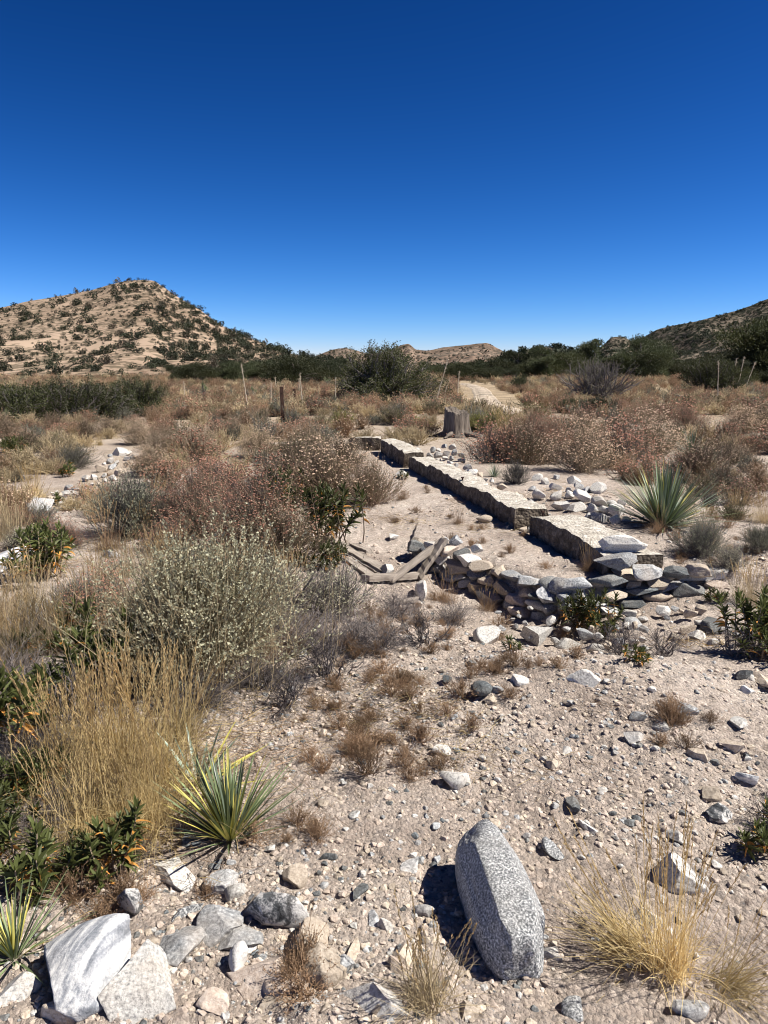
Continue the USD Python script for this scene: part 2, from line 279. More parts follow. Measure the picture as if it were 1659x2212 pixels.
STUMPW = plain('stump_wood', (0.03, 0.024, 0.019), (0.17, 0.14, 0.115), 26, stretch=(1, 1, 0.07), bump=0.9, dist=0.02)
RUST = plain('rusty_steel', (0.02, 0.011, 0.008), (0.045, 0.022, 0.015), 30)
STALKM = plain('dry_stalk', (0.34, 0.28, 0.2), (0.55, 0.48, 0.37), 12)
BARK = plain('juniper_bark', (0.08, 0.065, 0.055), (0.22, 0.185, 0.16), 14, stretch=(1, 1, 0.2))
L = {
 'twig_grey': leafy('twig_grey', [(0.10, 0.085, 0.08), (0.22, 0.19, 0.18)], 0.0),
 'twig_dark': leafy('twig_dark', [(0.05, 0.042, 0.042), (0.13, 0.11, 0.105)], 0.0),
 'twig_brown': leafy('twig_brown', [(0.19, 0.145, 0.10), (0.38, 0.315, 0.235)], 0.0),
 'twig_rust': leafy('twig_rust', [(0.14, 0.095, 0.065), (0.28, 0.205, 0.15)], 0.0),
 'straw': leafy('straw', [(0.52, 0.41, 0.21), (0.76, 0.65, 0.38), (0.86, 0.78, 0.55)], 0.5),
 'straw_pale': leafy('straw_pale', [(0.42, 0.34, 0.21), (0.60, 0.51, 0.34), (0.72, 0.64, 0.48)], 0.4),
 'straw_brown': leafy('straw_brown', [(0.27, 0.18, 0.11), (0.43, 0.32, 0.20), (0.54, 0.44, 0.30)], 0.4),
 'seed': leafy('seed_head', [(0.36, 0.26, 0.13), (0.60, 0.51, 0.34)], 0.35),
 'olive': leafy('olive_leaf', [(0.10, 0.095, 0.045), (0.22, 0.19, 0.10)], 0.3),
 'sage': leafy('sage_leaf', [(0.17, 0.175, 0.12), (0.30, 0.30, 0.22), (0.44, 0.43, 0.33)], 0.3),
 'sage_pale': leafy('sage_pale_leaf', [(0.36, 0.35, 0.24), (0.56, 0.55, 0.40), (0.72, 0.71, 0.54)], 0.35),
 'rust': leafy('rusty_flower', [(0.28, 0.14, 0.095), (0.47, 0.30, 0.22), (0.62, 0.50, 0.40)], 0.2),
 'cream': leafy('cream_flower', [(0.42, 0.31, 0.22), (0.60, 0.51, 0.40), (0.72, 0.66, 0.56)], 0.2),
 'brownleaf': leafy('brown_leaf', [(0.17, 0.135, 0.08), (0.31, 0.265, 0.16), (0.44, 0.385, 0.26)], 0.35),
 'green': leafy('green_lance_leaf', [(0.07, 0.082, 0.024), (0.13, 0.142, 0.045), (0.23, 0.22, 0.085)], 0.35, 0.55, spec=0.3),
 'orange': leafy('orange_dead_leaf', [(0.42, 0.2, 0.045), (0.55, 0.33, 0.08), (0.28, 0.13, 0.06)], 0.3),
 'yucca': leafy('yucca_leaf', [(0.14, 0.18, 0.085), (0.20, 0.235, 0.12), (0.25, 0.27, 0.15)], 0.1, 0.45, spec=0.4),
 'yucca_yellow': leafy('yucca_yellow_leaf', [(0.42, 0.38, 0.10), (0.5, 0.42, 0.12), (0.4, 0.38, 0.16)], 0.15, 0.5),
 'yucca_blue': leafy('yucca_blue_leaf', [(0.13, 0.165, 0.12), (0.19, 0.22, 0.165), (0.26, 0.28, 0.2)], 0.1, 0.45, spec=0.4),
 'juniper': leafy('juniper_leaf', [(0.042, 0.047, 0.016), (0.08, 0.081, 0.03), (0.12, 0.112, 0.048)], 0.25),
 'pinyon': leafy('pinyon_leaf', [(0.042, 0.05, 0.022), (0.08, 0.088, 0.04), (0.14, 0.14, 0.07)], 0.3),
 'yellowgreen': leafy('yellow_green_leaf', [(0.14, 0.14, 0.03), (0.24, 0.22, 0.06), (0.32, 0.28, 0.11)], 0.3),
 'hillscrub': leafy('hill_scrub_leaf', [(0.024, 0.03, 0.014), (0.045, 0.05, 0.025), (0.075, 0.075, 0.042)], 0.15),
 'hillgrey': leafy('hill_grey_leaf', [(0.07, 0.06, 0.04), (0.12, 0.1, 0.07), (0.17, 0.14, 0.10)], 0.1),
}
def hill_mat(name, soil, scrub, scale, amount):
    return Mt(name, {'g': ('geometry', {}), 'a': ('noise_texture', {'scale': scale * 0.12, 'detail': 5.0, 'roughness': 0.6}), 'n': ('noise_texture', {'scale': scale, 'detail': 3.0, 'roughness': 0.6}),
        's': ('math', {'math_type': 'multiply_add', 'value2': 0.55}), 'r': ('rgb_ramp', {'ramp': [(0.0, soil), (amount, soil), (amount + 0.035, scrub), (1.0, scrub)]}),
        't': ('noise_texture', {'scale': 0.02, 'detail': 4.0}), 'tr': ('rgb_ramp', {'ramp': [(0.35, (0.72, 0.68, 0.64)), (0.65, (1.15, 1.12, 1.08))]}), 'm': ('mix_color', {'blend_type': 'multiply', 'fac': 1.0, 'use_clamp_result': False}),
        'p': ('principled_bsdf', {'roughness': 1.0, 'specular_ior_level': 0.0})},
        [('g.position', 'a.vector'), ('g.position', 'n.vector'), ('g.position', 't.vector'), ('a.fac', 's.value1'), ('n.fac', 's.value3'), ('s.value', 'r.fac'), ('t.fac', 'tr.fac'), ('r.color', 'm.a'), ('tr.color', 'm.b'), ('m.result', 'p.base_color')])
HILL = hill_mat('hill_soil', (0.255, 0.198, 0.152), (0.115, 0.094, 0.07), 0.5, 0.78)
RANGE = hill_mat('far_range_soil', (0.17, 0.128, 0.102), (0.075, 0.066, 0.055), 0.12, 0.77)
DARKHILL = hill_mat('scrubby_mountain', (0.13, 0.11, 0.09), (0.028, 0.030, 0.024), 0.22, 0.745)

# ------------------------------------------------------------------ ground: one sheet, finest where the camera stands
ang = np.concatenate([np.linspace(-180, -37, 60)[:-1], np.linspace(-37, 37, 600), np.linspace(37, 180, 60)[1:-1]])
rad = np.concatenate([np.geomspace(0.35, 1.25, 12)[:-1], np.geomspace(1.25, 6.5, 430)[:-1], np.geomspace(6.5, 26, 170)[:-1], np.geomspace(26, 4000, 130)])
A, Rr = np.meshgrid(np.radians(ang), rad, indexing='ij')
X, Y = np.sin(A) * Rr, np.cos(A) * Rr
V = np.stack([X, Y, H(X, Y)], -1).reshape(-1, 3); nr = len(rad); na = len(ang)
i, j = np.meshgrid(np.arange(na), np.arange(nr - 1), indexing='ij'); i2 = (i + 1) % na
Fq = np.stack([i * nr + j, i2 * nr + j, i2 * nr + j + 1, i * nr + j + 1], -1).reshape(-1, 4)
Fq = np.vstack([Fq[:, [0, 2, 1]], Fq[:, [0, 3, 2]]])
V = np.vstack([V, [[0, 0, h1(0, 0)]]]); Fc = np.stack([np.arange(na) * nr, ((np.arange(na) + 1) % na) * nr, np.full(na, len(V) - 1)], 1)[:, [0, 2, 1]]
tag(obj('ground', (V, np.vstack([Fq, Fc])), GROUND, smooth=True), 'pale gravelly desert soil', None, kind='structure')

def strip(name, pts, widths, label, mat, lift=0.012, n=160):
    P = np.array(pts); s = np.linspace(0, len(P) - 1, n)
    from scipy.interpolate import PchipInterpolator
    c = np.stack([PchipInterpolator(np.arange(len(P)), P[:, k])(s) for k in (0, 1)], 1); w = PchipInterpolator(np.arange(len(P)), widths)(s)
    t = unit(np.gradient(c, axis=0)); nn = np.stack([-t[:, 1], t[:, 0]], 1); k = np.linspace(-1, 1, 13)
    wob = 1 + 0.35 * (fbm(np.stack([s * 1.5, s * 0, s * 0], 1), 3) - 0.5)
    xy = c[:, None] + nn[:, None] * (w * wob / 2)[:, None, None] * k[None, :, None]
    z = H(xy[..., 0], xy[..., 1]) + lift * 1.0 - np.abs(k[None]) ** 6 * (lift + 0.05) + 0.05 * (1 - np.exp(-((np.abs(k) - 0.55) / 0.2) ** 2)) * (np.abs(k) < 0.9) * (w[:, None] > 1)
    a, b = np.meshgrid(np.arange(n - 1), np.arange(12), indexing='ij')
    q = np.stack([a * 13 + b, a * 13 + b + 1, (a + 1) * 13 + b + 1, (a + 1) * 13 + b], -1).reshape(-1, 4)
    v = np.concatenate([xy, z[..., None]], -1).reshape(-1, 3); f = np.vstack([q[:, [0, 1, 2]], q[:, [0, 2, 3]]])
    if np.cross(v[f[0][1]] - v[f[0][0]], v[f[0][2]] - v[f[0][0]])[2] < 0: f = f[:, ::-1]
    return tag(obj(name, (v, f), mat, smooth=True), label, kind='structure')
TR = [far(1000, 70), at(1030, 838), at(1043, 852), at(1065, 878), at(1145, 899), at(1240, 909), at(1400, 924), at(1600, 938), at(1760, 952)]
strip('dirt_track', [p[:2] for p in TR], [1.3, 1.35, 1.35, 1.3, 1.2, 1.1, 1.0, 1.0, 1.1], 'sandy dirt track winding away through the scrub', TRACK)
PA = [at(330, 948), at(250, 975), at(262, 1010), at(180, 1055), at(60, 1062), at(-80, 1075)]
strip('footpath', [p[:2] for p in PA], [0.4, 0.5, 0.55, 0.6, 0.6, 0.6], 'bare sandy strip between shrubs at the left', TRACK)

# ------------------------------------------------------------------ hills
def make_hill(name, label, sil, y_ridge, y_foot, mat, power, gully, seed, nx=220, nt=70, z_foot=-1.5, gscale=30.0):
    u = np.linspace(sil[0][0], sil[-1][0], nx); s = np.array(sil); from scipy.interpolate import PchipInterpolator as PI
    vr = PI(s[:, 0], s[:, 1])(u); yr = np.interp(u, *zip(*y_ridge)); yf = np.interp(u, *zip(*y_foot))
    rg = np.array([at_y(a, b, c) for a, b, c in zip(u, vr, yr)]); ft = np.array([[(a - CU) / F * CP * c, c, z_foot] for a, c in zip(u, yf)])
    t = np.concatenate([np.linspace(0, 1, nt), 1 + np.linspace(0, 0.8, 16)[1:]])
    xy = ft[:, None, :2] + (rg - ft)[:, None, :2] * t[None, :, None]
    tt = np.where(t <= 1, np.clip(t, 0, 1) ** power, 1 - (t - 1) * 1.1)
    z = z_foot + (rg[:, 2] - z_foot)[:, None] * tt[None]
    p = np.stack([xy[..., 0] / gscale, xy[..., 1] / (gscale * 2.5), 0 * z], -1)
    g = np.abs(fbm(p + seed, 4, seed) - 0.5) * 2
    amp = np.clip(rg[:, 2] - z_foot, 0, None)[:, None] * gully
    z = z + amp * (g - 0.35) * (np.clip(t, 0, 1) * np.clip(1 - np.minimum(t, 1), 0, 1) * 4)[None] + amp * 0.05 * (fbm(p * 8, 3, seed + 3) - 0.5) * np.minimum(t, 1)[None]
    v = np.concatenate([xy, z[..., None]], -1); K = len(t)
    a, b = np.meshgrid(np.arange(nx - 1), np.arange(K - 1), indexing='ij')
    q = np.stack([a * K + b, (a + 1) * K + b, (a + 1) * K + b + 1, a * K + b + 1], -1).reshape(-1, 4)
    tag(obj(name, (v.reshape(-1, 3), np.vstack([q[:, [0, 1, 2]], q[:, [0, 2, 3]]])), mat, smooth=True), label, kind='structure')
    return u, t, v
hillA = make_hill('hill', 'bare tan hill dotted with dark shrubs', [(-420, 745), (-250, 705), (-100, 682), (0, 665), (60, 651), (120, 641), (200, 626), (245, 613), (295, 605), (328, 606), (350, 618), (385, 642), (430, 668), (470, 698), (520, 722), (570, 742), (620, 762), (690, 775), (780, 788), (880, 800)],
    [(-420, 330), (328, 330), (620, 250), (880, 220)], [(-420, 66), (300, 68), (600, 80), (880, 110)], HILL, 1.3, 0.11, 4, gscale=26)
hillB = make_hill('hill', 'low brown rocky range far behind the trees', [(560, 800), (640, 785), (690, 766), (720, 755), (745, 752), (770, 757), (800, 765), (840, 757), (870, 745), (882, 743), (900, 755), (920, 757), (960, 750), (1010, 745), (1050, 741), (1075, 752), (1110, 772), (1200, 800)],
    [(560, 1500), (1200, 1500)], [(560, 1000), (1200, 1000)], RANGE, 1.2, 0.45, 9, nx=260, gscale=60)
hillC = make_hill('hill', 'dark scrub covered mountainside at the right', [(1180, 800), (1260, 775), (1300, 748), (1325, 728), (1345, 727), (1362, 735), (1385, 730), (1420, 712), (1450, 704), (1500, 695), (1550, 682), (1600, 668), (1660, 645), (1760, 610), (1900, 570), (2050, 590), (2300, 680)],
    [(1180, 1000), (1380, 950), (1500, 760), (2300, 760)], [(1180, 450), (2300, 320)], DARKHILL, 1.15, 0.3, 21, nx=260, gscale=60)
hillD = make_hill('rise', 'low rise covered in dark pinyons behind the plain', [(880, 803), (980, 794), (1060, 782), (1120, 760), (1180, 750), (1230, 757), (1290, 772), (1360, 790), (1420, 800)],
    [(880, 190), (1420, 190)], [(880, 120), (1420, 120)], DARKHILL, 1.0, 0.15, 33, nx=120, nt=40, gscale=22)

# ------------------------------------------------------------------ plants: builders
def dome_dirs(r, n, lo=15, hi=88):
    el = np.radians(lo + (hi - lo) * r.uniform(0, 1, n) ** 0.9); az = r.uniform(0, 2 * np.pi, n)
    return np.stack([np.cos(el) * np.cos(az), np.cos(el) * np.sin(az), np.sin(el)], 1)
def reach(d, w, h): return 1 / np.sqrt((d[:, 0] ** 2 + d[:, 1] ** 2) / (w / 2) ** 2 + d[:, 2] ** 2 / h ** 2)
def shrub(seed, w=0.8, h=0.6, stems=90, per=4, leaf=('olive', 10, 0.02, 0.008), flower=None, stem='twig_brown', thick=0.0022, jit=0.16, tuft=None, lo=15, twl=0.4):
    """leaf: (material, leaves per twig, length, width); flower: (material, heads per twig, radius); tuft: (material, number of grass stalks, length)"""
    def build(t):
        r = R0(seed); d = dome_dirs(r, stems, lo); lump = 0.4 + 1.15 * fbm(d * 2.4 + seed, 2, seed)
        o = r.normal(size=(stems, 3)) * [w * 0.06, w * 0.06, 0]
        P = paths(o, d, reach(d, w, h) * lump * r.uniform(0.62, 0.95, stems), 5, jit, r, 0.12)
        Q = twigs(P, per, twl * h, 4, 0.55, 0.25, r, 0.35, 0.35)
        obj('stems', join([tubes(P, np.linspace(thick * 2, thick, 5)[None]), tubes(Q, np.linspace(thick, thick * 0.5, 4)[None])]), L[stem], t)
        if leaf and leaf[1]:
            Z = np.repeat(Q, leaf[1], 0); c, dd = along(Z, r.uniform(0.05, 1, len(Z)))
            obj('leaves', diamonds(c, dd * 0.6 + rand_dirs(r, len(Z)) + [0, 0, 0.3], leaf[2] * r.uniform(0.5, 1.3, len(Z)), leaf[3], r), L[leaf[0]], t)
        if flower:
            nf = flower[1]; k = r.permutation(len(Q))[:int(len(Q) * min(1, nf))]
            c = np.repeat(Q[k, -1], max(1, int(nf)), 0); c = c + r.normal(size=c.shape) * flower[2] * 1.3
            obj('flower_heads', octas(c, flower[2] * r.uniform(0.5, 1.25, len(c)), r, 0.55), L[flower[0]], t)
        if tuft:
            n = tuft[1]; d = dome_dirs(r, n, 45, 90)
            obj('grass_stalks', blades(r.normal(size=(n, 3)) * [w * .2, w * .2, 0], d, tuft[2] * r.uniform(0.6, 1.1, n), 0.0035, r.uniform(0, 0.2, n), 3, r=r, curl=0.05), L[tuft[0]], t)
    return build
def grass(seed, n=420, length=0.5, spread=0.07, lean=(0.0, 0.0), mat='straw', heads=40, wid=0.0032, lo=25, droop=0.5, headmat='seed'):
    def build(t):
        r = R0(seed); d = dome_dirs(r, n, lo, 90); d[:, 0] += lean[0]; d[:, 1] += lean[1]
        b = r.normal(size=(n, 3)) * [spread, spread, 0]; el = d[:, 2]
        obj('blades', blades(b, d, length * r.uniform(0.35, 1.0, n), wid * r.uniform(0.6, 1.2, n), droop * r.uniform(0.2, 1.3, n) * (1.1 - 0.6 * el), 4, r=r, curl=0.07), L[mat], t)
        if heads:
            d = dome_dirs(r, heads, 60, 90); d[:, 0] += lean[0] * .5; d[:, 1] += lean[1] * .5
            P = paths(r.normal(size=(heads, 3)) * [spread, spread, 0], d, length * r.uniform(0.9, 1.45, heads), 6, 0.05, r)
            obj('stalks', tubes(P, np.linspace(0.0018, 0.001, 6)[None]), L[mat], t)
            Z = np.repeat(P, 16, 0); tt = np.tile(np.linspace(0.74, 1.0, 16), heads); c, dd = along(Z, tt)
            obj('seed_heads', diamonds(c, dd + rand_dirs(r, len(c)) * 0.35, length * 0.05, 0.0055, r), L[headmat], t)
    return build
def lance_plant(seed, stems=9, w=0.35, h=0.3, per=16, leafL=0.085, leafW=0.016, singly=True, dead=0.15):
    """stems that end in whorls of lance leaves, the lowest leaves dead"""
    def build(t):
        r = R0(seed); d = dome_dirs(r, stems, 30, 88)
        P = paths(r.normal(size=(stems, 3)) * [w * .12, w * .12, 0], d, reach(d, w, h) * r.uniform(0.6, 1.0, stems), 5, 0.12, r, 0.35)
        obj('stems', tubes(P, np.linspace(0.005, 0.003, 5)[None], 4), L['twig_brown'], t)
        Z = np.repeat(P, per, 0); k = np.tile(np.arange(per), stems); tt = 0.5 + 0.5 * (k / (per - 1)) ** 0.7
        c, dd = along(Z, np.clip(tt, 0, 1)); az = k * 2.4 + r.normal(size=len(k)) * .3
        el = np.radians(-25 + 90 * (k / (per - 1)) + r.normal(size=len(k)) * 10)
        e = np.stack([np.cos(az) * np.cos(el), np.sin(az) * np.cos(el), np.sin(el)], 1) + dd * 0.35
        ll = leafL * r.uniform(0.7, 1.15, len(k)) * (0.75 + 0.25 * np.sin(np.pi * k / per)); isd = r.uniform(0, 1, len(k)) < np.where(k < per * 0.35, dead * 2.2, dead * 0.1)
        def lf(m): return blades(c[m], e[m], ll[m], leafW, np.where(isd[m], 0.5, 0.22), 4, fold=0.22, r=R0(seed + 1))
        order = r.permutation(len(k))
        if singly:
            for q in order[:260]: obj('leaf', lf(np.array([q])), L['orange' if isd[q] else 'green'], t, 60)
            rest = order[260:]
            if len(rest): tag(obj('leaves', lf(rest[~isd[rest]]), L['green'], t, 60), kind='stuff')
        else:
            obj('leaves', lf(np.nonzero(~isd)[0]), L['green'], t, 60)
            if isd.any(): obj('dead_leaves', lf(np.nonzero(isd)[0]), L['orange'], t, 60)
    return build
def yucca(seed, n=70, length=0.42, width=0.018, mats=('yucca',), prob=(1.0,), lo=8, hi=86, dead=0, lean=(0, 0)):
    def build(t):
        r = R0(seed)
        for k in range(n):
            f = k / (n - 1); az = k * 2.39996 + r.normal() * 0.15; el = math.radians(lo + (hi - lo) * f ** 0.8 + r.normal() * 5)
            d = np.array([[math.cos(az) * math.cos(el) + lean[0], math.sin(az) * math.cos(el) + lean[1], math.sin(el)]])
            b = np.array([[math.cos(az), math.sin(az), 0.3]]) * 0.035 * (1 - f) * length / 0.42
            obj('leaf', blades(b, d, length * r.uniform(0.72, 1.08), width * r.uniform(0.8, 1.15), r.uniform(0, 0.16), 4, fold=0.22), L[mats[r.choice(len(mats), p=prob)]], t, 50)
        if dead:
            d = dome_dirs(r, dead, -2, 22); obj('dead_leaves', blades(d * [0.03, 0.03, 0], d, length * r.uniform(0.5, 0.9, dead), width * 0.7, 0.2, 3, r=r), L['straw_brown'], t)
    return build
def bare_bush(seed, w=0.6, h=0.45, stems=12, mat='twig_dark', thick=0.006, l2=5, l3=4):
    def build(t):
        r = R0(seed); d = dome_dirs(r, stems, 12, 75); rc = reach(d, w, h)
        P = paths(r.normal(size=(stems, 3)) * [0.03, 0.03, 0], d, rc * r.uniform(0.5, 0.9, stems), 7, 0.38, r, 0.1)
        Q = twigs(P, l2, h * 0.5, 6, 0.9, 0.38, r, 0.2, 0.2); Z = twigs(Q, l3, h * 0.26, 4, 0.8, 0.35, r, 0.2, 0.2)
        obj('branches', tubes(P, np.linspace(thick, thick * .45, 7)[None], 5), L[mat], t)
        obj('twigs', join([tubes(Q, np.linspace(thick * .42, thick * .22, 6)[None]), tubes(Z, np.linspace(thick * .22, thick * .12, 4)[None])]), L[mat], t)
    return build
def tree(seed, w, h, clumps=60, leaves=60, leaf=0.16, mat='pinyon', trunk=0.16, low=0.12, lobes=6, limbs=9):
    """tapered trunk with limbs; the crown is leaf clumps at the limbs' ends and inside uneven lobes"""
    def build(t):
        r = R0(seed); tp = paths(np.zeros((1, 3)), np.array([[r.normal() * .1, r.normal() * .1, 1.0]]), h * 0.8, 7, 0.08, r)
        lc = np.stack([r.normal(size=lobes) * w * 0.2, r.normal(size=lobes) * w * 0.2, h * (low + 0.1 + (0.7 - low) * (np.arange(lobes) + 0.5) / lobes)], 1)
        lr = np.stack([w * r.uniform(0.28, 0.44, lobes)] * 2 + [h * r.uniform(0.15, 0.25, lobes)], 1) * (1.15 - 0.45 * (np.arange(lobes) / lobes))[:, None]
        k = r.integers(0, lobes, clumps); c = lc[k] + rand_dirs(r, clumps) * lr[k] * r.uniform(0.55, 1.0, (clumps, 1)); c[:, 2] = np.maximum(c[:, 2], h * low)
        ends = c[r.permutation(clumps)[:limbs * 2]]; o, _ = along(np.repeat(tp, len(ends), 0), np.clip(ends[:, 2] / h * 0.8, 0.05, 0.95))
        lp = o[:, None] + (ends - o)[:, None] * np.linspace(0, 1, 5)[None, :, None] + r.normal(size=(len(ends), 5, 3)) * w * 0.02 * np.array([0, 1, 1, 1, 0])[None, :, None]
        obj('trunk', join([tubes(tp, np.linspace(trunk, trunk * 0.25, 7)[None], 7), tubes(lp, np.linspace(trunk * .35, trunk * .08, 5)[None], 4)]), BARK, t)
        cr = 0.125 * w * r.uniform(0.7, 1.4, clumps); kk = np.repeat(np.arange(clumps), leaves)
        dd = rand_dirs(r, len(kk)); p = c[kk] + dd * cr[kk][:, None] * r.uniform(0.3, 1.0, (len(kk), 1)) * [1.25, 1.25, 0.8]
        obj('crown', diamonds(p, dd + [0, 0, 0.5], leaf * r.uniform(0.6, 1.3, len(kk)), leaf * 0.42, r), L[mat], t)
    return build
def wide_bush(seed, w, h, stems=70, per=9, lv=12, leaf=0.06, mat='juniper', stemmat='twig_grey'):
    def build(t):
        r = R0(seed); d = dome_dirs(r, stems, 8, 88); lump = 0.62 + 0.75 * fbm(d * 2.6 + seed, 3, seed)
        P = paths(r.normal(size=(stems, 3)) * [w * .08, w * .08, 0], d, reach(d, w, h) * lump, 6, 0.2, r, 0.1)
        Q = twigs(P, per, h * 0.22, 4, 0.8, 0.3, r, 0.3, 0.3)
        obj('branches', join([tubes(P, np.linspace(0.012 * w, 0.003 * w, 6)[None], 4), tubes(Q, np.linspace(0.0025 * w, 0.001 * w, 4)[None])]), L[stemmat], t)
        Z = np.repeat(Q, lv, 0); c, dd = along(Z, r.uniform(0.1, 1, len(Z))); c = c + r.normal(size=c.shape) * leaf * 0.7
        obj('foliage', diamonds(c, dd + rand_dirs(r, len(Z)) * 0.9, leaf * r.uniform(0.6, 1.3, len(Z)), leaf * 0.4, r), L[mat], t)
    return build
def stalk_plant(seed):
    def build(t):
        r = R0(seed); P = paths(np.zeros((1, 3)), np.array([[0, 0, 1.0]]), 1.0, 8, 0.02, r)
        obj('stalk', tubes(P, np.linspace(0.014, 0.006, 8)[None], 5), STALKM, t, 60)
        Z = np.repeat(P, 26, 0); o, d = along(Z, r.uniform(0.72, 0.99, 26)); Q = paths(o, rand_dirs(r, 26) * [1, 1, .3] + [0, 0, .4], 0.05, 3, 0.2, r)
        obj('branchlets', tubes(Q, np.array([[0.003, 0.002, 0.001]])), STALKM, t)
    return build

# ------------------------------------------------------------------ foundation walls
def wall_mesh(a, b, width, z0, z1, seed, step=0.05, rough=0.05, ends=True):
    """a length of cast wall: its left top edge runs from a to b (plan), it extends to the right of that line"""
    a, b = np.array(a), np.array(b); Ln = np.linalg.norm(b - a); t = (b - a) / Ln; n = np.array([t[1], -t[0]]); k = max(3, int(Ln / step))
    prof = []
    w = np.linspace(0, width, 7); hz = np.linspace(z0, z1, 6)
    prof += [(0, z) for z in hz[:-1]] + [(0.012, z1 - 0.006)] + [(x, z1) for x in w[1:-1]] + [(width - 0.012, z1 - 0.006)] + [(width, z) for z in hz[::-1][1:]]
    prof = np.array(prof); s = np.linspace(0, Ln, k)
    xy = a[None, None] + t[None, None] * s[:, None, None] + n[None, None] * prof[None, :, :1]; z = np.broadcast_to(prof[None, :, 1:], (k, len(prof), 1))
    v = np.concatenate([xy, z], -1); q = v * 4 + seed
    v = v + (np.stack([noise(q * 1.5, 1), noise(q * 1.5, 2), noise(q, 3)], -1) - 0.5) * rough * [1, 1, 1.1] + (np.stack([noise(q * 6, 4), noise(q * 6, 5), noise(q * 6, 6)], -1) - 0.5) * rough * np.where(prof[None, :, 1:] > z1 - 0.03, 0.3, 1.0)
    drop = np.zeros(k); e = 0.12
    v[..., 2] -= (np.exp(-s / e) + np.exp(-(Ln - s) / e))[:, None] * 0.05 * noise(q[..., :] * 2, 9) * (prof[None, :, 1] > z0 + 0.02)
    v[..., 2] += ((fbm(np.stack([s * 2.2 + seed, 0 * s, 0 * s], 1), 4, 2) - 0.55) * 0.09)[:, None] * (prof[None, :, 1] > z0 + 0.05)
    m = len(prof); i, j = np.meshgrid(np.arange(k - 1), np.arange(m - 1), indexing='ij')
    f = np.stack([i * m + j, i * m + j + 1, (i + 1) * m + j + 1, (i + 1) * m + j], -1).reshape(-1, 4)
    v = v.reshape(-1, 3); f = np.vstack([f[:, [0, 1, 2]], f[:, [0, 2, 3]]])
    caps = []
    for base, flip in ((0, False), ((k - 1) * m, True)):
        c = len(v); v = np.vstack([v, v[base:base + m].mean(0)]); fan = np.array([[base + x, base + x + 1, c] for x in range(m - 1)] + [[base + m - 1, base, c]])
        caps.append(fan[:, ::-1] if not flip else fan)
    f = np.vstack([f] + caps)
    tm = trimesh.Trimesh(v, f, process=False); trimesh.repair.fix_normals(tm)
    return np.array(tm.vertices), np.array(tm.faces)
def bolt(p, parent):
    m = join([tubes(np.array([[p, p + [0, 0, 0.045]]]), 0.008, 6), box(p + np.array([0, 0, 0.045]), (0.028, 0.028, 0.014), 20)]); obj('anchor_bolt', m, RUST, parent)
ZT = 0.22
W_NEAR = (at_z(1314, 1193, ZT)[:2], at_z(1146, 1107, ZT)[:2]); W_LONG = (at_z(1113, 1101, ZT)[:2], at_z(882, 984, ZT)[:2])
W_MID = (at_z(872, 980, ZT)[:2], at_z(822, 952, ZT)[:2]); W_FAR = (at_z(822, 950, ZT)[:2], at_z(752, 949, ZT)[:2])
def wall_thing(ab, label, width, seed, z1=ZT, bolts=()):
    a, b = ab; c = (a + b) / 2; t = thing('foundation_wall', label, 'wall', (c[0], c[1], 0))
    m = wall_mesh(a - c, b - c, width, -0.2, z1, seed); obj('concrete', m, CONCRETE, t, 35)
    d = (b - a); n = np.array([d[1], -d[0]]) / np.linalg.norm(d)
    for s in bolts: q = a - c + d * s + n * 0.06; bolt(np.array([q[0], q[1], z1 - 0.01]), t)
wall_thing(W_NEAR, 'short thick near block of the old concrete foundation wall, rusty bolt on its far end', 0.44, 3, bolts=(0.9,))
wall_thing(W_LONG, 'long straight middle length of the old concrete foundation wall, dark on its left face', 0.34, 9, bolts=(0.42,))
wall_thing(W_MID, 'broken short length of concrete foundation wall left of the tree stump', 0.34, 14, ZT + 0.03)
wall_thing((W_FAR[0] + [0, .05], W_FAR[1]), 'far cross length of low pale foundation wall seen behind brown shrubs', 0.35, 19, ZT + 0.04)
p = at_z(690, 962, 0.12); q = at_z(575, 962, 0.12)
wall_thing((p[:2], q[:2]), 'low pale crumbling wall end showing between cream flowered shrubs', 0.3, 25, 0.15)

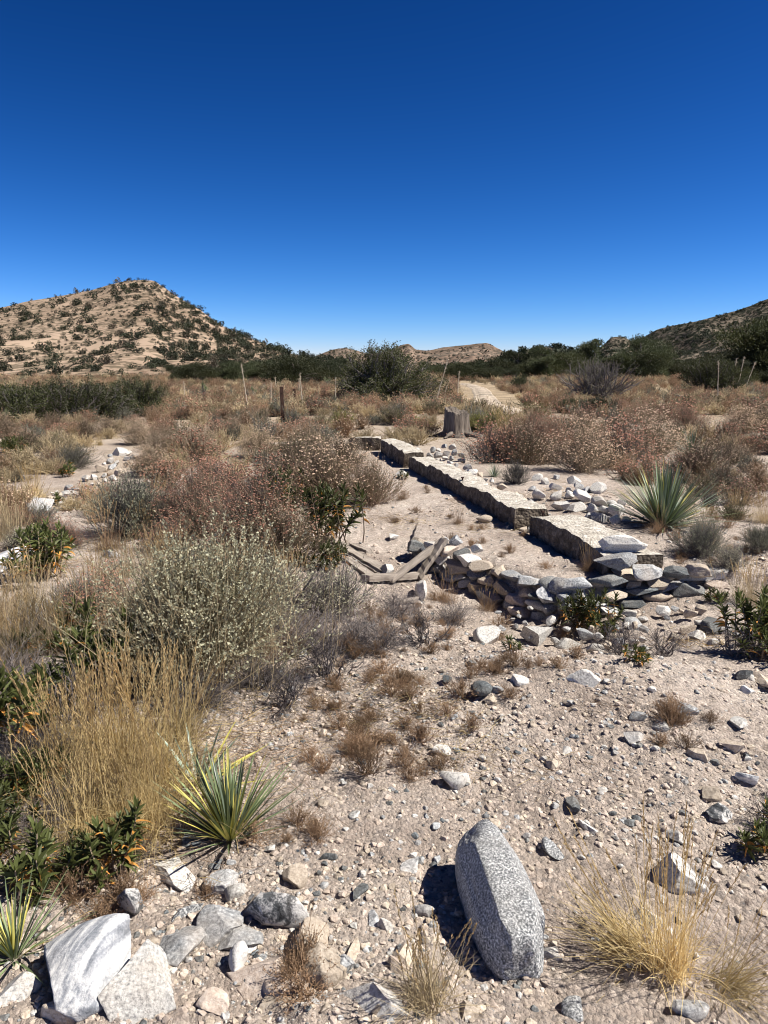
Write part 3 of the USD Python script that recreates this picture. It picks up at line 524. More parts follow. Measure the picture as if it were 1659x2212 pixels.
# dry stone wall: every stone a part
dsw = thing('dry_stone_wall', 'low L-shaped dry stone wall holding up the dirt terrace', 'wall')
rw = R0(77)
seglen = np.linalg.norm(np.diff(WP, axis=0), axis=1); cum = np.concatenate([[0], np.cumsum(seglen)])
kinds = ['grey', 'pale', 'tan', 'grey', 'tan', 'dark', 'tan', 'grey', 'soil', 'dark']
def wall_point(s):
    i = min(max(np.searchsorted(cum, s) - 1, 0), len(seglen) - 1); f = (s - cum[i]) / seglen[i]; d = (WP[i + 1] - WP[i]) / seglen[i]
    return WP[i] + d * seglen[i] * f, d, WD[i] + (WD[i + 1] - WD[i]) * f, WT[i] + (WT[i + 1] - WT[i]) * f
course, zoff = 0, 0.0
for course in range(6):
    s = rw.uniform(0, 0.1)
    while s < cum[-1]:
        big = rw.uniform() < 0.25 or s > cum[5]
        ln = rw.uniform(0.15, 0.28) if big else rw.uniform(0.09, 0.18)
        p, d, dep, top = wall_point(min(s + ln / 2, cum[-1])); n_c = max(1, int(round((dep + top) / 0.085)))
        if course < n_c:
            hgt = (dep + top) / n_c; zz = -dep + hgt * (course + 0.5); nrm = np.array([d[1], -d[0]])
            off = 0.03 - 0.03 * course + rw.normal() * 0.02
            v, f = rock(1000 + int(s * 991) + course * 7, (ln * rw.uniform(1.0, 1.15), rw.uniform(0.14, 0.22), hgt * rw.uniform(0.95, 1.35)), 3, 12, 0.05, 0.46)
            v = rot(v, math.degrees(math.atan2(d[1], d[0])) + rw.normal() * 10, rw.normal() * 7, rw.normal() * 9) + [p[0] + nrm[0] * off, p[1] + nrm[1] * off, zz]
            obj('stone', (v, f), S[kinds[rw.integers(len(kinds))]], dsw, 26)
        s += ln * rw.uniform(0.92, 1.05)
# the large stones of the wall's corner and right arm, on top
for u, v_, w, h, k, z in [(1222, 1268, 82, 48, 'grey', .0), (1180, 1288, 52, 40, 'banded', -.06), (1330, 1215, 100, 36, 'grey', .16), (1400, 1236, 78, 34, 'grey', .1), (1460, 1238, 55, 28, 'dark', .08),
                     (1508, 1233, 55, 34, 'tan', .08), (1300, 1262, 62, 30, 'tan', .0), (1345, 1175, 100, 40, 'pale', .24), (1255, 1300, 40, 25, 'grey', -.1), (1370, 1262, 40, 22, 'tan', .0), (1425, 1262, 55, 22, 'tan', .0),
                     (985, 1168, 30, 26, 'grey', .1), (960, 1172, 24, 26, 'grey', .08), (1030, 1185, 28, 22, 'pale', .1), (900, 1180, 40, 26, 'dark', .05), (930, 1182, 30, 26, 'pale', .08)]:
    p = at_z(u, v_, z); m = px(p); a, f = rock(int(u * 3 + v_), (w * m * 1.02, w * m * 0.6, h * m * 1.0), 4, 13, 0.1, 0.45)
    obj('stone', (rot(a, rw.normal() * 12, rw.normal() * 5, rw.normal() * 6) + p, f), S[k], dsw, 24)

# ------------------------------------------------------------------ boulders and stones with a place of their own
def put_rock(name, label, u, v_, w, h, k, group=None, sub=4, cuts=9, zrot=0.0, sink=0.3, thick=None, rough=0.06, deep=0.42, seed=None, tilt=(0, 0), depth=None, cat='rock'):
    p = at(u, v_); m = px(p); dep = math.radians(90) - math.atan2(EYE - p[2], math.hypot(p[0], p[1])); sd = max(0.25, math.cos(dep))
    zz = thick if thick is not None else min(w, h / max(sd, 0.5)) * m * 0.62
    yy = depth if depth else max(0.4 * w * m, (h * m - zz * 0.6 * math.sin(dep)) / sd)
    a, f = rock(seed or int(u * 7 + v_ * 3), (w * m, yy, zz), sub, cuts, rough, deep)
    pr = obj(name, (rot(a, zrot, tilt[0], tilt[1]), f), S[k], None, 26); place(pr, (p[0], p[1], p[2] + zz * (0.5 - sink)))
    return tag(pr, label, cat, group)
B = put_rock
# the speckled boulder: an upright-ended oblong block
def boulder():
    base = at(1085, 2075); m = px(base); r = R0(5)
    m_ = trimesh.creation.icosphere(5, 1.0); v, f = np.array(m_.vertices), np.array(m_.faces)
    v = np.sign(v) * np.abs(v) ** 0.47; v = v / np.abs(v).max(0)
    for nx_, ny_, nz_, hh in [(.75, .1, .66, .98), (-.85, 0, .5, .97), (-.35, .75, .5, 1.0), (.55, .75, .3, 1.02), (.5, -.8, .25, 1.08), (-.6, -.75, .2, 1.1), (0, .6, .8, 1.12), (0, -.55, .85, 1.14)]:
        nn = np.array([nx_, ny_, nz_]); nn = nn / np.linalg.norm(nn); v = v - np.maximum(v @ nn - hh, 0)[:, None] * nn
    tm = trimesh.Trimesh(v, f, process=False); trimesh.smoothing.filter_laplacian(tm, iterations=4); v = np.array(tm.vertices)
    v = v * (1 + 0.16 * (fbm(v * 1.1 + 7, 3) - 0.5) + 0.035 * (fbm(v * 7 + 3, 3) - 0.5))[:, None]
    v = v * np.array([0.096, 0.25, 0.11]); k = v[:, 1] / 0.49 + 0.5
    v[:, 0] *= (1.0 - 0.10 * sm(k, 0.6, 1.0) - 0.10 * sm(k, 0.35, 0.0)); v[:, 0] += 0.03 * (0.5 - k)
    v = rot(v, 5, 8, 2)
    pr = obj('boulder', (v, f), S['granite'], None, 45); p = at(1072, 1985); place(pr, (p[0], p[1], p[2] + 0.085))
    tag(pr, 'large oblong speckled grey granite boulder lying on bare gravel', 'boulder')
boulder()
B('boulder', 'big striped blue grey and white slab at the bottom left corner', 172, 2095, 220, 215, 'banded', sub=5, cuts=9, zrot=-14, sink=0.42, thick=0.16, tilt=(4, -10), deep=.46, seed=51, cat='boulder')
B('boulder', 'pale speckled slab right of the striped slab at the lower edge', 318, 2150, 175, 175, 'pale', sub=4, zrot=-35, sink=0.42, thick=0.13, tilt=(6, 6), deep=.46, seed=52, cat='boulder')
B('rock', 'flat greenish grey slab sunk behind the pale slab', 385, 2040, 120, 110, 'grey', sub=4, zrot=-40, sink=0.55, thick=0.08, seed=53)
B('rock', 'rounded tan stone at the very bottom edge below the striped slab', 135, 2205, 95, 55, 'tan', sub=3, cuts=4, sink=0.4, thick=0.09)
B('rock', 'pale gravelly rock at the bottom left corner', 30, 2150, 110, 90, 'pale', sub=3, sink=0.5, thick=0.1)
B('rock', 'flat grey heart shaped stone above the pale slabs', 475, 1998, 100, 92, 'grey', sub=3, zrot=20, sink=0.35, thick=0.06, seed=55, deep=.45)
B('rock', 'black and white banded rock with a dark broken face', 598, 1982, 155, 85, 'contrast', sub=4, zrot=-10, sink=0.35, thick=0.14, seed=56, deep=.45)
B('rock', 'tan wedge shaped rock touching the black and white rock', 672, 2035, 75, 115, 'tan', sub=3, zrot=-12, sink=0.35, thick=0.1, seed=57, deep=.45)
B('rock', 'broken tan and grey rock below the tan wedge', 700, 2105, 105, 95, 'tan', sub=3, zrot=20, sink=0.42, thick=0.1, seed=58, deep=.45)
B('rock', 'small white rock with a black left side among buried rocks', 515, 2082, 42, 72, 'contrast', sub=3, sink=0.3, thick=0.08)
B('rock', 'broad buried pale pink rock right of the pale slab', 555, 2110, 150, 120, 'soil', sub=4, sink=0.55, thick=0.10, seed=59)
B('rock', 'dark jagged rock with white patches beside the green leafy plants', 278, 1962, 56, 66, 'contrast', sub=3, sink=0.25, thick=0.10, seed=60)
B('rock', 'white chalky stone lying above the heart shaped stone', 508, 1928, 46, 50, 'pale', sub=3, sink=0.3, thick=0.05)
B('rock', 'greenish grey stone with a dark left edge half buried in dirt', 636, 1902, 58, 60, 'tan', sub=3, sink=0.4, thick=0.07, seed=62)
B('rock', 'long thin speckled stone left of the heart shaped stone', 405, 1972, 30, 70, 'granite', sub=3, zrot=-40, sink=0.5, thick=0.05)
B('rock', 'half buried tan stone above the black and white rock', 552, 1958, 52, 55, 'tan', sub=3, sink=0.5, thick=0.06)
B('rock', 'wide pale pinkish slab at the bottom edge beside dry grass', 805, 2170, 170, 95, 'pale', sub=4, sink=0.5, thick=0.11, seed=64)
B('rock', 'small tan stone between the broken rock and dry grass', 760, 2060, 36, 60, 'tan', sub=3, sink=0.4)
B('rock', 'dark stone sliver in the dirt left of the boulder', 778, 1930, 24, 42, 'dark', zrot=-30, sink=0.3)
B('rock', 'narrow blue grey stone standing in dirt right of the wedge', 806, 1985, 24, 42, 'grey', zrot=10, sink=0.3)
B('rock', 'small dark slate stone near the small yucca', 465, 1872, 26, 28, 'dark', zrot=-30, sink=0.3)
B('rock', 'brown stone beside the small dark slate stone', 441, 1892, 26, 18, 'tan', sink=0.4)
B('rock', 'little white stone casting a shadow below the yucca', 582, 1838, 26, 22, 'pale', sink=0.2)
B('rock', 'thin dark blue stone lying flat right of the yucca', 710, 1853, 40, 16, 'dark', sink=0.4)
B('rock', 'flat grey stone with a dark edge left of the boulder', 888, 1872, 42, 46, 'grey', zrot=-20, sink=0.4, thick=.03)
B('rock', 'small orange tan stone just behind the boulder', 1065, 1784, 34, 30, 'tan', cuts=4, sink=0.25)
B('rock', 'small dark speckled stone on the slope behind the boulder', 1237, 1741, 28, 32, 'dark', sink=0.25)
B('rock', 'pale elongated stone right of the boulder top', 1284, 1800, 28, 62, 'pale', zrot=35, sink=0.35)
B('rock', 'speckled grey stone just right of the boulder', 1190, 1835, 32, 52, 'granite', zrot=15, sink=0.35)
B('rock', 'pale stone lying left of the dark broken rock', 1460, 1812, 48, 36, 'pale', zrot=-30, sink=0.35)
B('rock', 'black broken rock with white veins near the right edge', 1556, 1766, 62, 46, 'contrast', sink=0.25, seed=71)
B('boulder', 'white grey block with a black left face behind the right grass clump', 1462, 1912, 125, 76, 'pale', sub=4, zrot=-20, sink=0.3, thick=0.13, seed=72, deep=.45, cat='boulder')
B('rock', 'buried pale rock under the right grass clump', 1395, 1985, 85, 60, 'pale', sub=3, sink=0.55)
B('rock', 'speckled granite stone at the bottom edge left of the right grass clump', 1237, 2188, 54, 62, 'granite', sub=3, sink=0.3)
B('rock', 'grey stone at the bottom edge under the right grass clump', 1490, 2192, 85, 50, 'grey', sub=3, sink=0.4)
B('rock', 'flat pale stone below the boulder', 1190, 2060, 50, 40, 'pale', sub=3, sink=0.5)
B('rock', 'dark rounded stone perched on a tan stone at the top of the slope', 1040, 1500, 46, 36, 'dark', sub=3, cuts=3, sink=0.0, deep=.85, seed=73)
B('rock', 'tan stone under the dark rounded stone', 1060, 1517, 30, 20, 'tan', sink=0.3)
B('rock', 'angular white stone right of the dark rounded stone', 1122, 1475, 38, 30, 'pale', sink=0.25, seed=74)
B('rock', 'small pale grey stone touching the dark rounded stone', 1075, 1494, 28, 18, 'grey', sink=0.3)
B('rock', 'long pale ridge of rock breaking the crest of the slope', 1257, 1470, 80, 45, 'pale', sub=3, zrot=-25, sink=0.5, seed=75)
B('rock', 'white boulder left of the small green plant below the stone wall', 1052, 1384, 62, 52, 'pale', sub=3, sink=0.25, seed=76)
B('rock', 'white boulder right of the small green plant below the stone wall', 1163, 1386, 78, 50, 'pale', sub=3, sink=0.25, seed=77)
B('rock', 'low pale rock beside the white boulder below the wall corner', 1225, 1398, 62, 34, 'pale', sub=3, sink=0.35)
B('rock', 'pale white lumpy rock alone in the middle of the gravel', 985, 1690, 72, 50, 'pale', sub=3, sink=0.4, seed=78)
B('rock', 'flat pale oval stone in the middle of the bare slope', 1370, 1596, 46, 30, 'grey', sink=0.4)
B('rock', 'pale angular stone above the flat oval stone', 1423, 1568, 36, 32, 'pale', sink=0.35)
B('rock', 'grey flat stone left of the pale angular stone', 1376, 1550, 42, 24, 'grey', sink=0.45)
B('rock', 'wide grey stone bedded high on the slope', 1482, 1538, 52, 30, 'grey', sink=0.45)
B('rock', 'bright white cube of stone near the right edge', 1595, 1569, 32, 28, 'pale', sink=0.15)
B('rock', 'brown slab tilted out of the slope', 1505, 1638, 46, 22, 'tan', zrot=-25, sink=0.25)
B('rock', 'long tan stone above the brown slab', 1580, 1617, 52, 26, 'tan', zrot=-30, sink=0.4)
B('rock', 'yellowish stone low on the slope near the right grass stems', 1536, 1720, 48, 36, 'tan', sink=0.4)
B('rock', 'grey white stone with shadow close to the right edge', 1612, 1688, 48, 26, 'banded', zrot=-20, sink=0.3)
B('rock', 'yellow tan angular stone at the middle of the slope', 1197, 1652, 36, 28, 'tan', sink=0.35)
B('rock', 'buried pale stone left of the clod in the gravel', 953, 1624, 48, 36, 'pale', sink=0.45)
B('rock', 'small grey blue stone in the weeds', 857, 1590, 24, 22, 'grey', sink=0.3)
B('rock', 'small dark pebble below the stone wall grass', 1018, 1435, 20, 16, 'dark', sink=0.25)
B('rock', 'small black pebble in the brown weeds', 967, 1470, 20, 16, 'dark', sink=0.25)
B('rock', 'grey standing stone below the right arm of the wall', 1367, 1356, 38, 38, 'grey', sub=3, sink=0.2)
B('rock', 'dark upright rock beside the leafy plant at the right', 1535, 1362, 52, 46, 'dark', sub=3, sink=0.2)
B('rock', 'dark greenish stone near the right edge of the slope top', 1606, 1462, 42, 22, 'dark', sink=0.25)
B('rock', 'pinkish block at the right edge of the slope top', 1648, 1476, 34, 46, 'tan', sink=0.25)
B('rock', 'grey banded stone below the dark greenish stone', 1613, 1496, 36, 22, 'banded', sink=0.3)
B('boulder', 'smooth blue grey boulder beside the left path', 84, 1108, 58, 50, 'grey', sub=3, cuts=9, sink=0.12, seed=81, deep=.45, cat='boulder')
B('boulder', 'striped grey rock cut by the left edge', 8, 1225, 55, 82, 'banded', sub=3, sink=0.15, seed=82, cat='boulder')
B('rock', 'flat pale slab in the left path', 148, 1072, 42, 24, 'pale', sink=0.5)
B('rock', 'white slab at the bend of the left path', 262, 985, 46, 22, 'pale', sub=3, sink=0.3)
B('rock', 'flat grey stone in shade left of the pale bush', 240, 1203, 42, 20, 'grey', sink=0.4)
B('rock', 'pale stone poking out above the pale bush', 318, 1176, 36, 20, 'pale', sink=0.3)
B('rock', 'pale stone among the dark twigs', 645, 1418, 38, 22, 'pale', sink=0.35)
B('rock', 'upright white stone in the pit below the crossed planks', 909, 1290, 26, 42, 'pale', sub=3, thick=.16, sink=0.1, seed=84)
B('rock', 'white stone leaning beside the pile of boards', 837, 1246, 28, 36, 'pale', sub=3, thick=.13, sink=0.1, seed=85)
B('rock', 'round white stone on the dirt left of the stone wall', 852, 1163, 22, 18, 'pale', sink=0.25)
B('rock', 'low tan rock in the dirt between the two walls', 1045, 1127, 36, 20, 'tan', sub=3, sink=0.3)
B('rock', 'pale stone at the foot of the broken wall', 867, 1030, 28, 24, 'pale', sink=0.25)
B('rock', 'white stone lying in the far scrub before the plain', 586, 938, 26, 18, 'pale', sink=0.1)
B('rock', 'dark purple grey slab under the golden grass beside the yucca', 420, 1815, 60, 50, 'dark', sub=3, sink=0.6, thick=.06)
B('rock', 'pale rock right of the broad yucca', 1605, 1012, 30, 14, 'pale', sink=0.2)
B('rock', 'dark grey rock right of the broad yucca near scrub', 1580, 1026, 36, 18, 'dark', sink=0.2)

rb = R0(61)
for q in range(16):
    u, v_ = rb.uniform(360, 1020), rb.uniform(1880, 2200); w = rb.uniform(45, 100)
    k = ['soil', 'tan', 'grey', 'pale'][q % 4]; cn = {'soil': 'earth coloured', 'tan': 'tan', 'grey': 'grey', 'pale': 'pale'}[k]
    B('rock', f'dusty {cn} rock half buried in the foreground soil', u, v_, w, w * rb.uniform(.6, 1.0), k, f'dusty {cn} half buried foreground rocks', sink=rb.uniform(.5, .62), zrot=rb.uniform(-50, 50), thick=.055, sub=4, deep=.4)
# rubble: piles of rocks beside the concrete wall
rp = R0(31)
def pile(poly, n, size, group, label, mats, lift=0.0, seed0=0):
    poly = np.array(poly, float); lo, hi = poly.min(0), poly.max(0); got, c = 0, []
    for _ in range(5000):
        if got >= n: break
        u, v_ = rp.uniform(lo, hi)
        if not inside(np.array([u]), np.array([v_]), poly)[0]: continue
        w = rp.uniform(*size)
        if any(abs(u - a) < (w + b) * 0.36 and abs(v_ - d) < (w + b) * 0.26 for a, d, b in c): continue
        c.append((u, v_, w)); got += 1
    for u, v_, w in sorted(c, key=lambda x: x[1]):
        p = at_z(u, v_, 0.03 + lift); m = px(p); s = w * m
        a, f = rock(int(u * 13 + v_ * 7) + seed0, (s, s * rp.uniform(.6, .95), s * rp.uniform(.5, .8)), 3, 11, 0.05, 0.45)
        pr = obj('rubble_rock', (rot(a, rp.uniform(0, 180), rp.normal() * 14, rp.normal() * 14), f), S[mats[rp.integers(len(mats))]], None, 26)
        tag(place(pr, (p[0], p[1], max(h1(p[0], p[1]), lift * rp.uniform(0.4, 1)) + s * 0.18)), label, 'rock', group)
pile([(1150, 1030), (1200, 1025), (1300, 1050), (1350, 1080), (1362, 1118), (1310, 1135), (1240, 1100), (1150, 1062)], 62, (20, 52), 'rubble between the concrete wall and the broad yucca',
     'angular grey white rock in the rubble heap left of the broad yucca', ['grey', 'pale', 'grey', 'pale', 'pale', 'grey'], 0.12)
pile([(930, 965), (985, 958), (1002, 990), (985, 1005), (915, 982)], 22, (14, 30), 'white rubble in front of the stump', 'white rock in the small heap in front of the tree stump', ['pale', 'pale', 'grey'], 0.1)
pile([(990, 1010), (1060, 1040), (1130, 1085), (1120, 1060), (1010, 1005)], 14, (14, 32), 'stones along the top of the middle wall', 'loose stone lying along the right side of the middle concrete wall', ['pale', 'grey', 'tan'], 0.16)
pile([(1118, 1105), (1145, 1100), (1150, 1140), (1128, 1150), (1110, 1120)], 9, (16, 34), 'rubble in the wall gap', 'stone in the broken gap of the concrete wall', ['grey', 'pale', 'tan'], 0.0)
pile([(210, 985), (285, 978), (290, 1005), (215, 1045), (130, 1085), (30, 1095), (30, 1070), (150, 1050), (215, 1015)], 42, (10, 30), 'pale broken rock along the left path', 'pale broken rock lying along the left path', ['pale', 'pale', 'tan', 'grey'], 0.02)
pile([(860, 960), (905, 968), (895, 978), (862, 968)], 9, (12, 26), 'stones on the broken wall', 'pale stone lying on the broken wall length', ['pale', 'grey'], 0.2)
pile([(1290, 1340), (1480, 1330), (1640, 1380), (1640, 1420), (1480, 1420), (1240, 1420)], 40, (14, 40), 'stones below the right arm of the stone wall', 'pale stone scattered under dead branches below the right arm of the wall', ['pale', 'grey', 'tan', 'pale'], -0.2)
pile([(1060, 1340), (1200, 1350), (1240, 1400), (1150, 1410), (1060, 1375)], 18, (12, 32), 'stones below the wall corner', 'small stone fallen below the corner of the stone wall', ['pale', 'grey', 'tan'], -0.3)

# ------------------------------------------------------------------ loose stones and gravel
rg = R0(8)
loose = [(u, v_) for u, v_ in zip(rg.uniform(480, 1659, 900), 1430 + 780 * rg.uniform(0, 1, 900) ** 0.9)]
cnt = 0
for u, v_ in loose:
    if cnt >= 220: break
    if u < 620 + max(0, 1650 - v_) * 0.3 and v_ < 1850: continue
    w = 10 + 18 * rg.uniform() ** 2.2; p = at(u, v_); s = w * px(p)
    a, f = rock(9000 + cnt, (s, s * rg.uniform(.55, 1), s * rg.uniform(.35, .7)), 2, 9, 0.05, 0.46); k = ['pale', 'tan', 'grey', 'tan', 'pale', 'dark', 'tan'][rg.integers(7)]
    right = u > 1000
    pr = obj('loose_stone', (rot(a, rg.uniform(0, 180), rg.normal() * 8, rg.normal() * 8), f), S[k], None, 32); cnt += 1
    adj = {'pale': 'pale', 'tan': 'tan', 'grey': 'grey', 'dark': 'dark'}[k]
    tag(place(pr, (p[0], p[1], p[2] + s * 0.08)), f'small {adj} stone loose on the ' + ('bare slope right of centre' if right else 'gravel left of centre'), 'stone', f'small {adj} loose stones on the ' + ('slope' if right else 'gravel'))
def instancer(name, protos, idx, pos, yaw, sc, label, cat):
    pi = UsdGeom.PointInstancer.Define(stage, '/World/' + numbered('/World', name)); base = str(pi.GetPath())
    UsdGeom.Scope.Define(stage, base + '/kinds'); paths_ = []
    for k, build in enumerate(protos):
        x = UsdGeom.Xform.Define(stage, f'{base}/kinds/kind_{k:03d}').GetPrim(); build(x); paths_.append(x.GetPath())
    pi.CreatePrototypesRel().SetTargets(paths_); pi.CreateProtoIndicesAttr(Vt.IntArray.FromNumpy(np.asarray(idx, np.int32)))
    pi.CreatePositionsAttr(Vt.Vec3fArray.FromNumpy(np.asarray(pos, np.float32)))
    q = np.zeros((len(pos), 4), np.float32); q[:, 0], q[:, 3] = np.cos(np.asarray(yaw) / 2), np.sin(np.asarray(yaw) / 2)
    pi.CreateOrientationsAttr(Vt.QuathArray([Gf.Quath(float(a[0]), float(a[1]), float(a[2]), float(a[3])) for a in q]))
    pi.CreateScalesAttr(Vt.Vec3fArray.FromNumpy(np.broadcast_to(np.asarray(sc, np.float32).reshape(len(pos), -1), (len(pos), 3)).astype(np.float32)))
    return tag(pi.GetPrim(), label, cat, kind='stuff')
def peb(seed, k): return lambda t: obj('pebble', rock(seed, (1, .8, .6), 1, 8, 0.06, 0.45), S[k], t, 20)
N = 80000
th, rr = np.radians(rg.uniform(-33, 33, N)), 1.35 * (9.5 / 1.35) ** (rg.uniform(0, 1, N) ** 0.85)
gx, gy = np.sin(th) * rr, np.cos(th) * rr
clump = fbm(np.stack([gx * 1.1, gy * 1.1, 0 * gx], 1), 3, 5); keep = rg.uniform(0, 1, N) < np.clip((clump - 0.36) * 4.0, 0.05, 1); gx, gy, rr = gx[keep], gy[keep], rr[keep]
gs = 0.004 + 0.030 * rg.uniform(0, 1, len(gx)) ** 5.5; gs *= 0.75 + 0.1 * rr
instancer('gravel', [peb(s, k) for s, k in zip(range(50, 62), ['soil', 'pale', 'soil', 'tan', 'soil', 'tan', 'soil', 'grey', 'soil', 'dark', 'tan', 'soil'])], rg.integers(0, 12, len(gx)),
          np.stack([gx, gy, H(gx, gy) + gs * 0.02], 1), rg.uniform(0, 6.28, len(gx)), gs, 'loose gravel and pebbles over the bare ground', 'gravel')

# ------------------------------------------------------------------ boards, posts, stump, fallen stalks
def plank(p0, p1, w, th, label, seed, name='plank', cat='plank', group=None):
    r = R0(seed); p0, p1 = np.array(p0), np.array(p1); Ln = np.linalg.norm(p1 - p0); K = 14
    s = np.linspace(0, Ln, K); pr = np.array([[-w / 2, -th / 2], [-w / 2 + .004, th / 2], [w / 2 - .004, th / 2], [w / 2, -th / 2]])
    v = np.concatenate([np.repeat(s[:, None, None], 4, 1), np.broadcast_to(pr, (K, 4, 2))], -1) + r.normal(size=(K, 4, 3)) * [.004, .0025, .0015]
    v[0, :, 0] += r.uniform(-.03, .04, 4); v[-1, :, 0] += r.uniform(-.04, .03, 4)
    i, j = np.meshgrid(np.arange(K - 1), np.arange(4), indexing='ij'); q = np.stack([i * 4 + j, (i + 1) * 4 + j, (i + 1) * 4 + (j + 1) % 4, i * 4 + (j + 1) % 4], -1).reshape(-1, 4)
    f = np.vstack([q[:, [0, 2, 1]], q[:, [0, 3, 2]], [[0, 1, 2], [0, 2, 3]], np.array([[0, 2, 1], [0, 3, 2]]) + (K - 1) * 4])
    d = (p1 - p0) / Ln; m = obj(name, (v.reshape(-1, 3), f), WOOD)
    x = d; y = unit(np.cross([0, 0, 1.0], x)); z = np.cross(x, y); M4 = np.eye(4); M4[0, :3], M4[1, :3], M4[2, :3], M4[3, :3] = x, y, z, p0
    UsdGeom.Xformable(m).AddTransformOp().Set(Gf.Matrix4d(*M4.ravel().tolist())); tag(m, label, cat, group)
def gp(u, v_, dz=0.0): p = at(u, v_); p[2] += dz; return p
plank(gp(842, 1262, .03), at_z(958, 1166, .14), 0.07, 0.03, 'long pale weathered plank leaning on the left end of the stone wall', 1)
plank(gp(903, 1252, .02), at_z(960, 1164, .17), 0.08, 0.03, 'darker plank crossing the pale plank at the stone wall', 2)
plank(gp(728, 1176, .02), gp(832, 1246, .05), 0.10, 0.03, 'brown board topmost in the fan of boards beside the brown shrub', 3)
plank(gp(752, 1198, .02), gp(838, 1252, .03), 0.12, 0.03, 'wide grey board in the middle of the fan of boards', 4)
plank(gp(745, 1208, .01), gp(815, 1258, .02), 0.08, 0.03, 'short dark board lowest in the fan of boards', 5)
plank(gp(760, 1188, .05), gp(800, 1202, .04), 0.06, 0.025, 'small broken board end above the fan of boards', 6)
plank(gp(790, 1259, .04), gp(905, 1250, .03), 0.07, 0.05, 'rotten bleached timber lying below the crossed planks', 7, cat='timber')
plank(gp(845, 1305, .02), gp(905, 1300, .02), 0.05, 0.03, 'grey stick of wood lying in the pit grass', 8, cat='timber')
def post(label, u, v0, v1, w=0.055):
    p = at(u, v1); h = (v1 - v0) * px(p) / CP; t = thing('fence_post', label, 'fence post', p, (0, -1.5, 25))
    obj('shaft', join([box([0, 0, h / 2 - .1], (w * 1.3, 0.012, h + .2)), box([0, w * .42, h / 2 - .1], (0.012, w * 0.8, h + .2))]), RUST, t)
    for k in range(3): obj('stud', box([0, -0.012, h * (0.35 + 0.25 * k)], (w * .4, 0.018, 0.02)), RUST, t)
post('tall rusty steel fence post standing alone on the plain', 612, 838, 921, 0.075); post('second rusty fence post behind and right of the tall one', 637, 841, 879, 0.08)
post('third thin rusty fence post farthest along the line', 646, 838, 857, 0.08)
def stump():
    p = at(985, 943); m = px(p); t = thing('tree_stump', 'weathered grey tree stump with torn top beside the rubble', 'stump', p); r = R0(3)
    na_, nz = 64, 22; a = np.linspace(0, 2 * np.pi, na_, endpoint=False); z = np.linspace(0, 1, nz); AA, ZZ = np.meshgrid(a, z, indexing='ij')
    hh = 64 * m; rad_ = 0.5 * 52 * m * (0.95 + 0.5 * np.exp(-ZZ * 6) + 0.06 * np.sin(ZZ * 3)) * (1 + 0.05 * np.sin(AA * 3 + 1) + 0.035 * np.sin(AA * 11 + 2) + 0.09 * (fbm(np.stack([np.cos(AA) * 3.5, np.sin(AA) * 3.5, ZZ * 0.7], -1), 4, 3) - .5) * 2 + 0.16 * np.exp(-ZZ * 6) * np.sin(AA * 4 + .5))
    top = hh * (0.86 + 0.12 * np.cos(a - 2.2) + 0.22 * (fbm(np.stack([np.cos(a) * 2.5, np.sin(a) * 2.5, 0 * a], -1), 3, 5) - .5) + 0.012 * r.normal(size=na_))
    v = np.stack([np.cos(AA) * rad_ * 1.0, np.sin(AA) * rad_ * 0.85, ZZ * top[:, None] - 0.06 * (ZZ == 0)], -1)
    i, j = np.meshgrid(np.arange(na_), np.arange(nz - 1), indexing='ij'); i2 = (i + 1) % na_
    q = np.stack([i * nz + j, i2 * nz + j, i2 * nz + j + 1, i * nz + j + 1], -1).reshape(-1, 4)
    obj('shell', (v.reshape(-1, 3), np.vstack([q[:, [0, 1, 2]], q[:, [0, 2, 3]]])), STUMPW, t, 50)
    ring = v[:, -1]; c = ring.mean(0) * [1, 1, 0.86]; inner = ring * 0.55 + c * 0.45 - [0, 0, 0.03]
    vv = np.vstack([ring, inner, [c]]); k = np.arange(na_); k2 = (k + 1) % na_
    obj('broken_top', (vv, np.vstack([np.stack([k, k2, na_ + k2], 1), np.stack([k, na_ + k2, na_ + k], 1), np.stack([na_ + k, na_ + k2, np.full(na_, 2 * na_)], 1)])), STUMPW, t)
    for q_ in range(5):
        az = 0.4 + q_ * 1.25; P = paths(np.array([[math.cos(az) * .24, math.sin(az) * .2, .07]]), np.array([[math.cos(az), math.sin(az), -.22]]), 0.5, 6, .2, r); obj('root', tubes(P, np.linspace(.07, .02, 6)[None], 6), STUMPW, t, 60)
stump()
SK = Kind('yucca_stalk', 'dry stalk', [stalk_plant(s) for s in (1, 2, 3)])
STK = [(537, 790, 896, -6, 'tallest pale dry flower stalk on the open plain, left of the fence posts'), (400, 824, 874, 0, 'thin dry flower stalk right of the left juniper thicket'), (469, 838, 858, 2, 'short pale stalk beside the shaggy yucca tree'),
       (585, 828, 878, 3, 'slim stalk just left of the tall fence post'), (597, 815, 846, -2, 'stalk standing behind the tall fence post'), (646, 818, 858, 0, 'stalk at the third fence post'), (654, 808, 884, -3, 'stalk right of the second fence post'),
       (725, 816, 872, 2, 'dry stalk at the left side of the big juniper'), (938, 775, 880, 15, 'leaning white stalk right of the big juniper'), (957, 815, 863, 17, 'short leaning stalk behind the leaning white one'), (988, 803, 863, 4, 'upright stalk left of the dirt track'),
       (1550, 782, 870, -4, 'brown stalk standing in front of the right trees'), (1581, 776, 840, 5, 'left stalk of the three pale ones under the right tree'), (1593, 772, 843, 8, 'middle stalk of the three pale ones under the right tree'), (1609, 781, 840, 16, 'right leaning stalk of the three under the right tree'),
       (1402, 776, 820, 1, 'left stalk of the pair by the round tree right of the track'), (1421, 771, 818, 4, 'right stalk of the pair by the round tree right of the track'), (1411, 790, 818, 6, 'short stalk between the pair by the round tree')]
